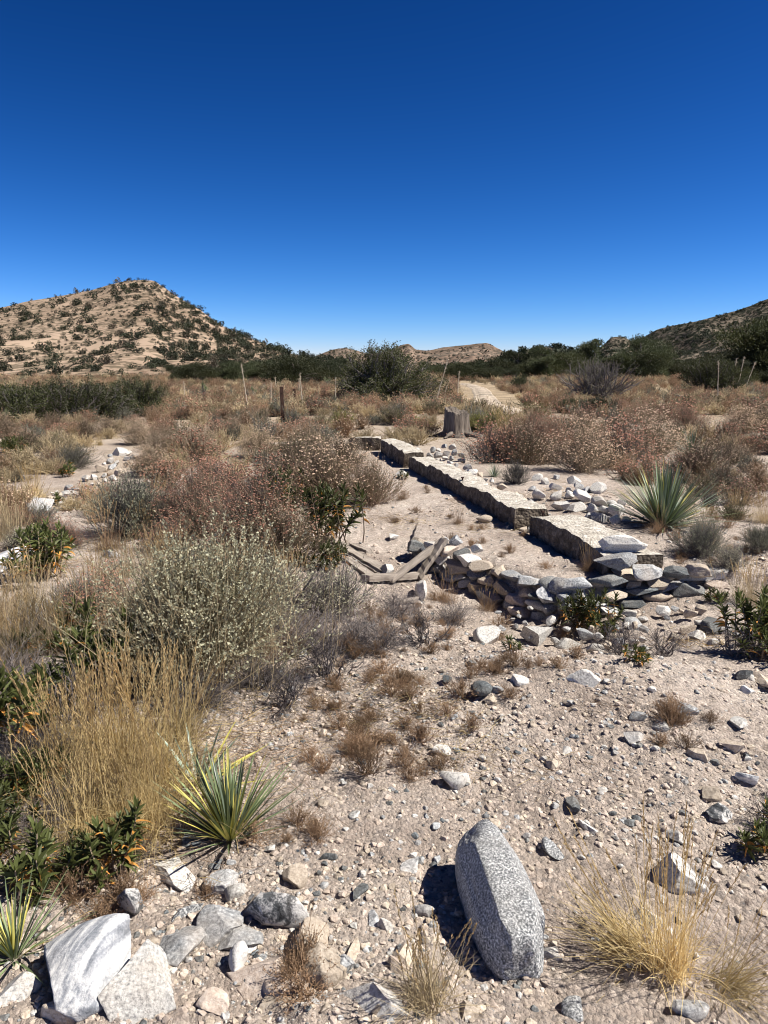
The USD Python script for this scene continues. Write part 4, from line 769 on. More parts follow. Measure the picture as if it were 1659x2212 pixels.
for q, (u, v0, v1, ln, lab) in enumerate(STK):
    p = at(u, v1); h = (v1 - v0) * px(p) / CP; w = max(1.0, px(p) * 1.8 / 0.02); SK.put(p, (0, ln, 0), (w, w, h), lab, v=q)
for a, b, c, d, lab in [(457, 855, 496, 871, 'fallen pale stalk slanting over the grass of the plain'), (545, 880, 566, 877, 'short fallen stalk right of the tall stalk'), (1452, 863, 1488, 867, 'bleached log lying in the scrub right of the track'), (592, 884, 602, 870, 'short tilted dead stalk left of the tall post')]:
    plank(gp(a, b, .25), gp(c, d, .15), 0.09, 0.07, lab, a, 'fallen_stalk', 'log')

# ------------------------------------------------------------------ plants by hand
def lab_put(K, u, v_, h, natural, label, rz=0, v=0, group=None, wide=1.0, sink=0.01):
    p = at(u, v_); s = h * px(p) / natural; p[2] -= sink; return K.put(p, (0, 0, rz), (s * wide, s * wide, s), label, group, v)
YU = Kind('yucca', 'yucca', [yucca(11, 130, 0.36, 0.0165, ('yucca', 'yucca_yellow', 'yucca_blue'), (.56, .26, .18), 28, 87, 12), yucca(12, 22, 0.34, 0.022, ('yucca_blue', 'yucca_yellow'), (.75, .25), 5, 70, 6, (.2, 0.05)),
                             yucca(13, 60, 0.36, 0.014, ('yucca', 'yucca_yellow'), (.6, .4), 8, 84, 6), yucca(14, 300, 0.60, 0.020, ('yucca_blue', 'yucca', 'yucca_yellow'), (.62, .28, .10), 14, 88, 70), yucca(15, 70, 0.6, 0.02, ('yucca_blue', 'yucca'), (.7, .3), 10, 84, 10)])
def yput(u, v_, h, nat, lab, v, rz=0): lab_put(YU, u, v_, h, nat, lab, rz, v)
yput(497, 1808, 192, 0.35, 'green and yellow striped yucca rosette in the foreground gravel', 0)
yput(432, 1700, 150, 0.3, 'small wide leaved grey yucca between the golden grass and the striped yucca', 1)
yput(30, 2065, 175, 0.34, 'yucca rosette cut by the left edge near the bottom', 2)
yput(1432, 1138, 146, 0.58, 'broad blue green yucca right of the rubble heap', 3)
yput(1492, 985, 70, 0.58, 'yucca half hidden in flowering scrub behind the broad one', 4)
yput(1068, 1030, 36, 0.58, 'small green yucca left of the dark grey shrub behind the wall', 4, 60)

LP = Kind('leafy_plant', 'leafy plant', [lance_plant(21, 15, .40, .28, 22, .085, .021), lance_plant(22, 13, .36, .32, 24, .095, .022), lance_plant(23, 9, .26, .24, 22, .08, .02), lance_plant(24, 46, .6, .42, 20, 0.085, 0.02, False), lance_plant(25, 8, .2, .17, 18, .07, .018, dead=.05)])
for u, v_, h, v, rz, lab in [(95, 1248, 132, 3, 0, 'round dark green leafy bush with orange lower leaves beside the left boulder'), (205, 1500, 195, 1, 0, 'dark green leafy plant with bright orange leaves behind the golden grass'), (275, 1480, 200, 1, 140, 'tall dark leafy plant between the golden grass and the pale bush'),
        (140, 1410, 70, 2, 50, 'small leafy plant at the foot of the straw coloured grass at left'), (165, 1380, 100, 0, 90, 'leafy green plant above the orange leaved plants at left'), (40, 1610, 190, 0, 0, 'leafy plant with orange dead leaves at the left edge'), (75, 1935, 165, 0, 200, 'leafy green and orange plant above the left edge yucca'),
        (240, 1885, 165, 1, 0, 'small upright leafy plant below the golden grass'), (145, 1770, 70, 4, 0, 'little green sprout inside the shaded twigs at left'), (15, 1740, 90, 2, 20, 'leafy sprig at the left edge beside the golden grass'), (40, 1430, 80, 3, 70, 'leafy plant in shade under pale grass at the left edge'), (700, 1165, 130, 3, 30, 'green leafy bush right of the rusty buckwheat'),
        (600, 1100, 95, 3, 100, 'yellowish green leafy bush on top of the rusty buckwheat'), (710, 1232, 72, 3, 10, 'small leafy plant just above the pale twiggy bush'), (655, 1225, 50, 4, 60, 'small leafy sprout left of the boards'), (1105, 1412, 52, 4, 0, 'small green plant between two white boulders'), (1262, 1362, 95, 3, 60, 'leafy green bush at the corner of the stone wall'),
        (1310, 1375, 60, 2, 90, 'leafy sprig right of the wall corner bush'), (1370, 1430, 58, 2, 150, 'low leafy plant among dead branches below the wall'), (1648, 1420, 160, 3, 10, 'dark leafy bush cut by the right edge'), (1545, 1300, 45, 4, 33, 'small leafy plant beneath the right pale grass'), (125, 1090, 36, 4, 0, 'small leafy plant beside the blue grey boulder'),
        (150, 1030, 40, 2, 45, 'small green plant above the left path'), (25, 990, 50, 3, 130, 'green leafy shrub at the left edge above the path'), (870, 1035, 28, 4, 12, 'little green plant at the foot of the broken wall'), (1660, 1850, 120, 2, 12, 'leafy plant cut by the right edge above the grass')]:
    lab_put(LP, u, v_, h, [.30, .36, .26, .42, .19][v], lab, rz, v)

GR = Kind('grass_clump', 'grass', [grass(31, 1300, .55, .14, (0, -.1), 'straw', 90, .0046, 8, .8), grass(32, 330, .42, .05, (0.05, 0), 'straw', 44, .0042, 22, .6), grass(33, 260, .42, .05, (-.75, .25), 'straw', 10, .0045, 12, .5),
                                   grass(34, 380, .32, .035, (-.1, 0), 'straw_pale', 26, .0026, 28, .55), grass(35, 420, .5, .09, (0, 0), 'straw_pale', 60, .003, 48, .25, 'seed'), grass(36, 420, .4, .06, (0, 0), 'straw_brown', 20, .003, 25, .5)])
for u, v_, h, v, rz, wd, lab in [(285, 1700, 290, 0, 0, 1.1, 'big golden grass clump spilling toward the small yuccas'), (385, 1600, 200, 1, 60, 1.2, 'upright straw coloured grass behind the big golden clump'), (250, 1690, 250, 0, 150, .9, 'drooping golden grass left of the big clump, over shaded twigs'), (310, 1790, 200, 0, 200, .9, 'lower tangle of golden grass hanging over the gravel edge'),
        (1450, 2095, 320, 1, 0, .72, 'tall upright golden grass at the lower right'), (1385, 2060, 215, 2, 0, 1.15, 'grass clump bending left toward the speckled boulder'), (1560, 2130, 170, 2, 180, 1.0, 'grass clump bending right at the lower right corner'), (925, 2165, 210, 3, 0, 1.25, 'pale grass clump at the bottom edge below the boulder'), (1615, 1300, 85, 4, 0, 1.3, 'pale feathery grass at the right edge by the wall'),
        (12, 1165, 130, 4, 40, 1, 'straw coloured grass at the left edge beside the blue grey boulder'), (73, 1080, 78, 1, 0, 1, 'yellow grass tuft above the blue grey boulder'), (40, 1430, 140, 4, 90, 1.4, 'pale grass patch at the left edge'), (110, 1400, 130, 4, 10, 1.2, 'pale grass right of the left edge patch'),
        (1420, 1150, 66, 5, 0, .9, 'orange tan grass at the foot of the broad yucca'), (1520, 1150, 60, 5, 50, 1.1, 'tan grass right of the broad yucca'), (1268, 1232, 66, 5, 20, .8, 'thin brown grass against the near concrete block'), (1050, 1318, 60, 5, 90, 1.2, 'rust coloured grass in the pit below the stone wall'), (960, 1300, 70, 5, 10, 1.3, 'brown grass at the foot of the stone wall curve'),
        (215, 962, 28, 1, 0, 1, 'small bright yellow grass tuft at the far end of the left path'), (160, 955, 34, 1, 80, 1, 'yellow grass left of the far path'), (345, 1230, 90, 4, 130, 1.2, 'pale grass between the left leafy bush and pale bush'), (390, 1010, 50, 4, 200, 1.5, 'straw grass behind the grey green bush'),
        (990, 1130, 36, 5, 0, 1.2, 'brown grass tuft between the walls'), (1055, 1090, 40, 5, 70, 1, 'brown grass against the middle concrete wall'), (1090, 940, 60, 1, 60, 1.2, 'golden grass right of the stump'), (1210, 960, 60, 4, 10, 1, 'tall straw grass within the right buckwheat')]:
    lab_put(GR, u, v_, h, [.66, .52, .40, .4, .6, .5][v], lab, rz, v, wide=wd)

SG = Kind('sage_bush', 'sage bush', [shrub(41, 1.15, .72, 230, 7, ('sage_pale', 15, .017, .011), None, 'straw_pale', .0018, tuft=('straw_pale', 650, .85)), shrub(42, .9, .6, 150, 7, ('sage', 12, .017, .008), None, 'twig_grey', .0018),
                                     shrub(43, .8, .4, 130, 6, ('sage_pale', 4, .016, .008), None, 'twig_grey', .0018), shrub(44, .6, .4, 120, 6, ('sage', 6, .014, .007), None, 'twig_dark', .002)])
for u, v_, h, v, rz, wd, lab in [(430, 1450, 325, 0, 0, 1.08, 'large pale bush full of whitish leaves and upright straw stems'), (360, 1400, 190, 0, 120, .9, 'pale whitish bush left of the large pale bush'), (285, 1155, 135, 1, 0, 1.0, 'rounded grey green bush right of the left path'), (150, 1012, 50, 1, 90, 1.7, 'low grey green mat bush above the left path'),
        (590, 1330, 120, 2, 0, 1.3, 'pale grey twiggy low bush right of the large pale bush'), (720, 1330, 110, 2, 80, 1.3, 'pale twiggy bush above the dead dark branches'), (1510, 1200, 84, 1, 30, 1.0, 'grey bush right of the near wall below the yucca'), (1640, 1190, 62, 1, 70, 1, 'grey green bush at the right edge beside the dirt'),
        (1115, 1045, 50, 3, 0, 1.0, 'small dark grey bush behind the middle wall'), (545, 1180, 100, 2, 160, 1.2, 'grey bush under the rusty buckwheat'), (1575, 1230, 60, 2, 45, 1, 'small dry bush right of the wall end')]:
    lab_put(SG, u, v_, h, [.80, .60, .42, .42][v], lab, rz, v, wide=wd)

BW = Kind('buckwheat_bush', 'flowering bush', [shrub(51, 1.0, .7, 170, 6, ('brownleaf', 6, .018, .006), ('rust', 2, .011), 'twig_brown', .0016, tuft=('straw_pale', 50, .75)), shrub(52, 1.1, .65, 170, 6, ('olive', 9, .018, .006), ('cream', 2, .012), 'twig_brown', .0016),
                                               shrub(53, 1.0, .6, 170, 6, ('olive', 7, .018, .006), ('cream', .6, .011), 'twig_rust', .0018, tuft=('straw_brown', 60, .6)), shrub(54, 1.1, .6, 170, 6, ('brownleaf', 6, .018, .006), ('rust', 1, .014), 'twig_grey', .0016, tuft=('straw', 40, .6))])
for u, v_, h, v, rz, wd, lab in [(430, 1160, 160, 0, 0, .9, 'rusty pink flowering buckwheat behind the large pale bush'), (560, 1200, 200, 0, 100, .9, 'dense rusty buckwheat right of the pink one'), (620, 1215, 130, 2, 40, .9, 'brown buckwheat drying beside the boards'), (480, 1100, 110, 3, 0, 1, 'tall buckwheat with straw stems behind the rusty ones'),
        (700, 1085, 130, 2, 0, 1.1, 'dark brown twiggy buckwheat before the far wall'), (800, 1090, 105, 2, 70, .9, 'dark brown buckwheat beside the long concrete wall'), (640, 1040, 100, 2, 130, 1.2, 'brown scrub behind the dark twiggy buckwheat'), (350, 990, 62, 1, 0, 1.2, 'cream flowered buckwheat right of the far path'), (430, 985, 60, 1, 70, 1.3, 'cream flowered buckwheat near the low crumbling wall'),
        (560, 990, 60, 1, 140, 1.3, 'cream flowered buckwheat in front of the low crumbling wall'), (665, 990, 66, 1, 200, 1.3, 'cream and grey buckwheat left of the far wall'), (740, 1010, 70, 2, 10, 1.1, 'brown buckwheat under the far cross wall'), (1065, 1010, 95, 3, 0, 1.1, 'buckwheat right behind the white rubble heap'), (1130, 1010, 100, 2, 55, 1, 'brown buckwheat behind the dark grey bush'),
        (1185, 1000, 105, 0, 120, 1, 'pinkish brown buckwheat in the middle of the right thicket'), (1260, 1020, 110, 1, 20, 1, 'buckwheat with cream heads behind the rubble heap'), (1330, 1010, 105, 3, 80, 1, 'buckwheat with straw stems left of the broad yucca'), (1400, 990, 95, 1, 150, 1.1, 'white flowered buckwheat behind the broad yucca'), (1500, 1040, 90, 2, 200, 1.1, 'dry buckwheat right behind the broad yucca'),
        (1150, 945, 60, 0, 10, 1.3, 'pale pink buckwheat behind the right thicket'), (1260, 940, 60, 0, 60, 1.3, 'pink buckwheat right of the track bend'), (1380, 920, 50, 0, 160, 1.6, 'reddish buckwheat mound right of the track'), (1480, 935, 55, 0, 220, 1.4, 'reddish brown buckwheat near the white flowered one'), (1600, 940, 55, 1, 90, 1.3, 'white flowered bush near the right edge'), (1650, 935, 60, 1, 10, 1.2, 'white flowered bush cut by the right edge'),
        (1620, 975, 40, 2, 10, 1.2, 'low brown bush at the right edge below the sandy strip'), (1075, 975, 45, 3, 200, 1.0, 'buckwheat just right of the stump')]:
    lab_put(BW, u, v_, h, [.72, .68, .62, .64][v], lab, rz, v, wide=wd)

DB = Kind('dead_bush', 'dead bush', [bare_bush(61, .7, .42, 14), bare_bush(62, .8, .3, 12, 'twig_grey', .007, 5, 5), bare_bush(63, .5, .35, 26, 'twig_grey', .0035, 6, 5)])
for u, v_, h, v, rz, wd, lab in [(700, 1460, 130, 0, 0, 1.1, 'dark dead branching bush right of the large pale bush'), (620, 1530, 120, 0, 120, 1.0, 'low dead twigs below the large pale bush'), (820, 1400, 110, 2, 0, 1.2, 'grey leafless bush in the pit'), (920, 1390, 90, 0, 200, 1.2, 'dark twisted twigs left of the white boulders'), (760, 1390, 100, 2, 90, 1.1, 'pale leafless bush above the dark one'),
        (1340, 1420, 75, 1, 0, 1.1, 'bleached dead branches below the wall corner'), (1440, 1415, 60, 1, 90, 1.3, 'bleached fallen branches right of the low leafy plant'), (1600, 1420, 70, 1, 200, 1.2, 'dead branches at the right edge below the leafy bush'), (1310, 1400, 70, 0, 40, .8, 'thin dark twigs behind the low leafy plant'), (560, 1490, 130, 2, 200, 1, 'grey twigs under the front of the large pale bush'),
        (1650, 1790, 110, 0, 70, 1, 'dead twigs at the right edge casting dark shadows'), (110, 1640, 150, 2, 0, 1.2, 'dead brown twigs behind the drooping golden grass'), (90, 1800, 120, 2, 70, 1.4, 'tangled dead twigs in shade left of the golden grass'), (30, 1480, 120, 2, 100, 1.4, 'grey dead twigs at the left edge'), (190, 1570, 140, 1, 100, 1, 'bleached bent branch under the orange leaved plants'), (440, 1530, 130, 2, 20, 1.1, 'brown twigs behind the small grey yucca')]:
    lab_put(DB, u, v_, h, [.42, .30, .36][v], lab, rz, v, wide=wd)

# small weeds over the gravel
WE = Kind('dry_weed', 'weed', [shrub(s, .3, .13, 45, 4, ('straw_brown', 5, .010, .004), None, 'straw_brown', .0009, lo=10) for s in (71, 72, 73)])
rwd = R0(17); nw = 0
for u0, v0, n, su, sv, lab, grp in [(640, 1795, 5, 40, 18, 'low brown weed right of the striped yucca', 'weeds by the striped yucca'), (860, 1500, 34, 110, 60, 'rusty brown weed on the gravel left of the dark rounded stone', 'weeds in the middle of the gravel'), (1090, 1450, 12, 70, 15, 'brown weed behind the crest of the slope', 'weeds at the crest'),
        (820, 1640, 16, 90, 40, 'rusty brown weed on the gravel above the pale lumpy rock', 'weeds above the pale lumpy rock'), (1470, 1560, 7, 60, 30, 'dry weed high on the bare slope', 'weeds on the slope'), (1560, 1200, 22, 60, 40, 'tan weed on the dirt below the broad yucca', 'weeds below the broad yucca'), (700, 1420, 30, 120, 60, 'tan weed among the dead twigs', 'weeds among the dead twigs'), (300, 1000, 16, 120, 40, 'tan weed beside the left path', 'weeds by the left path'), (640, 2120, 5, 25, 30, 'brown weed between the buried foreground rocks', 'weeds between foreground rocks'),
        (900, 1350, 26, 110, 30, 'tan dry weed in the pit', 'weeds in the pit'), (1080, 1180, 10, 60, 30, 'dry weed on the terrace dirt', 'weeds on the terrace'), (850, 1100, 14, 60, 40, 'dry weed on the dirt left of the long wall', 'weeds left of the long wall'), (1560, 1110, 14, 50, 40, 'dry weed on the dirt right of the broad yucca', 'weeds right of the yucca'), (250, 1930, 10, 60, 40, 'dry weed at the edge of the shaded twigs', 'weeds at the lower left')]:
    for _ in range(n):
        u, v_ = u0 + rwd.normal() * su, v0 + rwd.normal() * sv; p = at(u, v_); s = rwd.uniform(.3, .75); WE.put(p, (0, 0, rwd.uniform(0, 360)), (s, s, s * rwd.uniform(.7, 1.3)), lab, grp, nw); nw += 1

# ------------------------------------------------------------------ thickets and trees
for K_, v, nat, lst in ((BW, 2, .62, [(60, 975, 50, 'brown bush at the left edge above the path'), (185, 950, 46, 'brown bush beyond the path bend'), (120, 940, 48, 'dry brown bush left of the path bend'), (235, 940, 40, 'tan bush behind the white path slab'), (20, 945, 40, 'dry bush at the left edge in front of the thicket'), (1560, 1060, 60, 'dry bush right of the broad yucca'), (1635, 1060, 55, 'dry bush at the right edge level with the broad yucca'), (1600, 1000, 40, 'thin brown bush above the dry dirt at the right edge')]),
                         (BW, 1, .68, [(300, 960, 50, 'cream flowered bush right of the path slab'), (500, 950, 44, 'cream flowered bush behind the low crumbling wall'), (1560, 1010, 62, 'white flowered bush beyond the broad yucca'), (330, 1030, 60, 'cream flowered bush behind the grey green bush')]),
                         (GR, 4, .6, [(1590, 1120, 60, 'pale dry grass right of the broad yucca'), (1650, 1130, 66, 'pale dry grass at the right edge below the dry bush'), (1480, 1110, 50, 'pale dry grass touching the broad yucca'), (1540, 1180, 46, 'pale dry grass before the grey bush'), (620, 1280, 90, 'pale grass right of the large pale bush'), (520, 1330, 150, 'straw stems rising in the large pale bush'), (380, 1300, 130, 'straw stems left in the large pale bush'), (450, 1120, 90, 'straw stems standing in the rusty buckwheat'), (60, 1310, 110, 'pale grass under the round leafy bush')]),
                         (GR, 0, .66, [(180, 1800, 200, 'golden grass drooping over the lower left plants'), (150, 1640, 170, 'golden grass at the left behind the leafy plants')]),
                         (LP, 3, .42, [(60, 1720, 110, 'dark leafy bush under the drooping golden grass'), (120, 1530, 110, 'dense leafy bush left of the orange leaved plant'), (-20, 1850, 150, 'leafy bush cut by the left edge above the lower yucca'), (175, 1880, 90, 'leafy bush with orange leaves between the two lower left plants')]),
                         (DB, 2, .36, [(200, 1760, 130, 'matted dead twigs below the golden grass'), (150, 1880, 90, 'matted dead twigs behind the lower left plants'), (300, 1850, 70, 'dead straw and twigs at the edge of the gravel'), (60, 1400, 120, 'grey twigs beneath the pale grass at left'), (680, 1400, 130, 'pale twigs at the right side of the large pale bush'), (850, 1330, 90, 'pale leafless bush in front of the boards'), (980, 1350, 80, 'pale twigs at the foot of the stone wall')])):
    for u, v_, h, lab in lst: lab_put(K_, u, v_, h, nat, lab, u * 37 % 360, v, wide=1.15)

JB = Kind('juniper_bush', 'juniper', [wide_bush(81, 4.3, 2.5, 130, 14, 22, .09), wide_bush(82, 2.6, 1.3, 80, 12, 18, .07), wide_bush(83, 2.4, 1.25, 80, 12, 16, .07)])
for u, v_, h, v, wd, lab in [(828, 868, 108, 0, 1.2, 'big rounded juniper standing alone in the middle of the plain'), (300, 900, 78, 1, .9, 'right end juniper of the left thicket, brightest green'), (215, 908, 80, 2, 1.1, 'juniper in the middle of the left thicket'), (130, 912, 86, 1, 1.1, 'juniper left of the middle in the left thicket'), (45, 918, 84, 2, 1.2, 'juniper at the left edge in the left thicket'), (-30, 915, 84, 1, 1.2, 'juniper cut off by the left edge'),
        (1120, 843, 30, 2, .9, 'small round dark bush right of the dirt track'), (1290, 900, 40, 1, 1.2, 'low olive bush left of the reddish buckwheat mound'), (1230, 893, 34, 2, 1, 'low green bush below the bare shrub'), (1540, 850, 72, 1, .8, 'bushy juniper under the tall right tree')]:
    lab_put(JB, u, v_, h, [2.45, 1.3, 1.25][v], lab, u * 7 % 360, v, wide=wd, sink=.05)
BS = Kind('bare_shrub', 'shrub', [wide_bush(84, 3.8, 2.0, 120, 12, 3, .06, 'olive', 'twig_grey')]); lab_put(BS, 1290, 868, 86, 2.0, 'wide half bare grey shrub right of the dirt track', 0, 0)
YG = Kind('yellow_green_bush', 'bush', [shrub(91, 1.0, .5, 110, 6, ('yellowgreen', 10, .03, .012), None, 'twig_brown', .002)])
for u, v_, h, lab in [(1070, 935, 42, 'yellow green bush right of the stump'), (1150, 915, 40, 'yellow green bush behind the right thicket'), (740, 925, 34, 'bright yellow green bush left of the stump in the plain'), (900, 930, 28, 'olive yellow bush left of the stump'), (850, 915, 26, 'low yellow green bush below the big juniper'), (1030, 930, 34, 'yellowish bush just behind the stump')]:
    lab_put(YG, u, v_, h, .5, lab, u % 360, wide=1.3)
PT = Kind('pinyon_tree', 'tree', [tree(101, 4.2, 5.0, 120, 150, .17), tree(102, 5.0, 4.6, 130, 150, .17, low=.05), tree(103, 3.4, 5.4, 110, 150, .17, lobes=7), tree(104, 5.5, 4.2, 130, 150, .17, 'juniper', low=.03)])
TREES = [(1385, 85, 818, 731, 1, .95, 'round crowned pinyon right of the dirt track, against the mountain'), (1275, 105, 0, 735, 2, 1.1, 'tall pinyon on the skyline of the low rise'), (1655, 62, 0, 682, 3, .85, 'big dark tree cut by the right edge'), (1715, 60, 0, 690, 0, 1.1, 'dark tree mostly outside the right edge'), (1625, 66, 0, 735, 3, .9, 'dense dark tree leaning on the big right edge tree'), (1585, 75, 0, 762, 3, .9, 'broad tree left of the big right edge tree'), (1200, 100, 0, 752, 1, 1, 'bushy pinyon before the low rise'), (1032, 85, 0, 776, 0, 1, 'pinyon just right of the track head'),
         (1075, 92, 0, 770, 3, 1, 'pinyon beyond the track, left part of the low rise'), (1120, 100, 0, 757, 2, 1, 'slender pinyon on the left of the low rise'), (1160, 92, 0, 768, 3, 1, 'low dark pinyon in the middle of the tree line'), (1240, 98, 0, 760, 3, 1, 'dark bushy pinyon left of the skyline one'), (1320, 100, 0, 778, 1, 1, 'pinyon right of the skyline one'), (1440, 105, 0, 775, 3, 1, 'low pinyon right of the round crowned one'),
         (980, 95, 0, 784, 3, 1, 'low pinyon behind the leaning white stalk'), (930, 105, 0, 781, 1, 1, 'pinyon right behind the big juniper'), (735, 85, 0, 772, 0, 1, 'pinyon left behind the big juniper'), (690, 92, 0, 780, 3, 1.1, 'bushy pinyon at the right foot of the hill'), (650, 95, 0, 777, 1, 1.1, 'pinyon at the foot of the hill above the fence posts'), (600, 100, 0, 775, 3, 1, 'pinyon at the hill foot left of the fence posts'), (555, 92, 0, 785, 1, 1, 'pinyon at the hill foot above the tall stalk'), (500, 95, 0, 790, 3, 1, 'low pinyon at the hill foot left of the tall stalk'), (715, 100, 0, 776, 2, 1, 'slim pinyon at the edge of the hill foot grove')]
for q, (u, d, _, vt, v, wd, lab) in enumerate(TREES):
    p = far(u, d); top = at_y(u, vt, d)[2]; s = (1.0 if v == 3 else 1.14) * (top - p[2]) / [5.0, 4.4, 5.3, 4.0][v]; PT.put(p - [0, 0, .1], (0, 0, q * 77 % 360), (s * wd, s * wd, s), lab, v=v)
rt = R0(66)
for u0, u1, d0, d1, n, hh, where in [(540, 740, 62, 88, 20, (1.0, 2.5), 'at the foot of the hill'), (985, 1130, 80, 100, 7, (1.2, 2.2), 'beyond the head of the track'), (1110, 1340, 78, 125, 12, (1.4, 3.2), 'in front of the low rise'), (1320, 1560, 95, 120, 10, (1.8, 3.0), 'below the right mountain'), (1540, 1720, 56, 70, 12, (1.8, 2.9), 'under the big right edge tree'), (380, 560, 70, 85, 12, (1.4, 2.4), 'on the lower hill apron')]:
    for q in range(n):
        d = rt.uniform(d0, d1); p = far(u0 + (u1 - u0) * (q + rt.uniform(.1, .9)) / n, d); v = rt.integers(0, 4); s = rt.uniform(*hh) / [5.0, 4.4, 5.3, 4.0][v]
        PT.put(p - [0, 0, .15], (0, 0, rt.uniform(0, 360)), (s * 1.25, s * 1.25, s), f'small dark tree of the distant tree line {where}', f'dark trees of the tree line {where}', v)
# a shaggy yucca tree (branched) on the plain
def yucca_tree(seed):
    def build(t):
        r = R0(seed); tp = paths(np.zeros((1, 3)), np.array([[0, 0, 1.0]]), 1.2, 6, .05, r); br = [tp]; heads = [tp[0, -1]]
        o = along(np.repeat(tp, 3, 0), np.array([.45, .6, .75]))[0]; Q = paths(o, dome_dirs(r, 3, 35, 60), .7, 5, .1, r, .6); heads += list(Q[:, -1])
        obj('trunk', join([tubes(tp, np.linspace(.11, .07, 6)[None], 7), tubes(Q, np.linspace(.07, .06, 5)[None], 6)]), BARK, t)
        for hd in heads: d = dome_dirs(r, 90, -35, 88); obj('leaf_head', blades(np.repeat([hd], 90, 0), d, .34, .025, .1, 2, r=r), L['yucca'], t)
    return build
YT = Kind('yucca_tree', 'yucca tree', [yucca_tree(5), yucca_tree(6)])
for u, v_, h, v, lab in [(440, 868, 48, 0, 'shaggy branched yucca tree right of the left thicket'), (548, 862, 30, 1, 'small yucca tree behind the tall stalk'), (10, 925, 45, 1, 'pale yucca tree at the left edge before the thicket'), (708, 838, 25, 0, 'small far yucca tree left of the big juniper')]: lab_put(YT, u, v_, h, 1.9, lab, u, v)

# dry litter: straws and bits of twig lying on the ground among the plants
def litter(seed, mat):
    def build(t):
        r = R0(seed); n = 46; d = rand_dirs(r, n) * [1, 1, .12]; b = r.normal(size=(n, 3)) * [.11, .11, 0] + [0, 0, .008]
        obj('straws', tubes(paths(b, d, r.uniform(.02, .09, n), 3, .15, r), np.array([[.0009, .0008, .0005]])), L[mat], t)
    return build
rl = R0(12); N = 2600; th = np.radians(rl.uniform(-32, 32, N)); rr = 1.6 * (11 / 1.6) ** rl.uniform(0, 1, N); x, y = np.sin(th) * rr, np.cos(th) * rr
k = rl.uniform(0, 1, N) < np.clip((fbm(np.stack([x, y, 0 * x], 1) * .9 + 40, 3, 2) - .5) * 4 + .5 * ((x < -.3 * y + .3) & (rr > 2.3)), 0, .9) * sm(rr, 1.8, 3.0); x, y = x[k], y[k]
instancer('dry_litter', [litter(151, 'straw_brown'), litter(152, 'straw'), litter(153, 'twig_grey'), litter(154, 'twig_brown')], rl.integers(0, 4, len(x)), np.stack([x, y, H(x, y)], 1), rl.uniform(0, 6.28, len(x)), rl.uniform(.6, 1.5, len(x)), 'dead straw and twig litter on the soil', 'litter')

# ------------------------------------------------------------------ scattered scrub: the plain, the hill
rs = R0(404)
SC = Kind('scrub', 'scrub', [shrub(111, .9, .45, 60, 5, ('brownleaf', 6, .03, .011), ('rust', 1, .018), 'twig_brown', .003), shrub(112, .8, .4, 60, 5, ('straw_brown', 6, .03, .010), ('cream', .5, .015), 'straw_brown', .003),
        shrub(113, .9, .42, 60, 5, ('sage', 6, .03, .012), None, 'twig_grey', .003), shrub(114, .9, .4, 60, 5, ('straw_pale', 6, .035, .009), None, 'straw_pale', .003), shrub(115, .9, .5, 60, 5, ('olive', 7, .03, .012), None, 'twig_brown', .003)])
TRK = np.array([p[:2] for p in TR]); PTH = np.array([p[:2] for p in PA])
def near_line(x, y, ln):
    best = np.full(x.shape, 1e9)
    for a, b in zip(ln[:-1], ln[1:]):
        ab = b - a; t = np.clip(((x - a[0]) * ab[0] + (y - a[1]) * ab[1]) / (ab @ ab), 0, 1); best = np.minimum(best, np.hypot(x - a[0] - t * ab[0], y - a[1] - t * ab[1]))
    return best
def scatter(n, r0, r1, half=31, power=1.0):
    th = np.radians(rs.uniform(-half, half, n)); r = r0 * (r1 / r0) ** (rs.uniform(0, 1, n) ** power); x, y = np.sin(th) * r, np.cos(th) * r
    k = (near_line(x, y, TRK) > 1.4) & (near_line(x, y, PTH) > 0.9); return x[k], y[k]
x, y = scatter(330, 12.5, 26)
ok = ~((np.abs(x - 0.3) < 3.2) & (y < 15.2)) & ~((x > 2.5) & (y < 14))
x, y = x[ok][:240], y[ok][:240]
ok = ~((np.abs(x / y - 0.0918) < 0.03) & (y < 19.5)); x, y = x[ok], y[ok]
names5 = ['brown scrub bush with rusty heads on the near plain', 'straw brown scrub bush on the near plain', 'grey green scrub bush on the near plain', 'pale straw coloured grass bush on the near plain', 'olive scrub bush on the near plain']
for q in range(len(x)):
    v = int(rs.choice(5, p=[.2, .28, .14, .26, .12])); s = rs.uniform(.7, 1.25)
    SC.put((x[q], y[q], h1(x[q], y[q]) - .02), (0, 0, rs.uniform(0, 360)), (s, s, s * rs.uniform(.7, 1.15)), names5[v], names5[v].replace('bush', 'bushes'), v)
th = np.radians(np.concatenate([rs.uniform(-34, -13, 46), rs.uniform(17, 34, 30), rs.uniform(-14, -3, 14)])); r_ = np.concatenate([rs.uniform(8.2, 13.5, 46), rs.uniform(8.0, 13.0, 30), rs.uniform(9.5, 13.0, 14)])
for a_, b_ in zip(np.sin(th) * r_, np.cos(th) * r_):
    v = int(rs.choice(5, p=[.2, .3, .2, .25, .05])); s = rs.uniform(.4, .85)
    if near_line(np.array([a_]), np.array([b_]), PTH)[0] > .5 and near_line(np.array([a_]), np.array([b_]), W0L)[0] > .9:
        SC.put((a_, b_, h1(a_, b_) - .02), (0, 0, rs.uniform(0, 360)), (s, s, s * rs.uniform(.7, 1.1)), names5[v].replace('on the near plain', 'between the larger flowering bushes'), names5[v].replace('bush', 'bushes').replace('on the near plain', 'between the flowering bushes'), v)
th = np.radians(rs.uniform(-33, -9, 70)); r_ = rs.uniform(4.2, 9.0, 70)
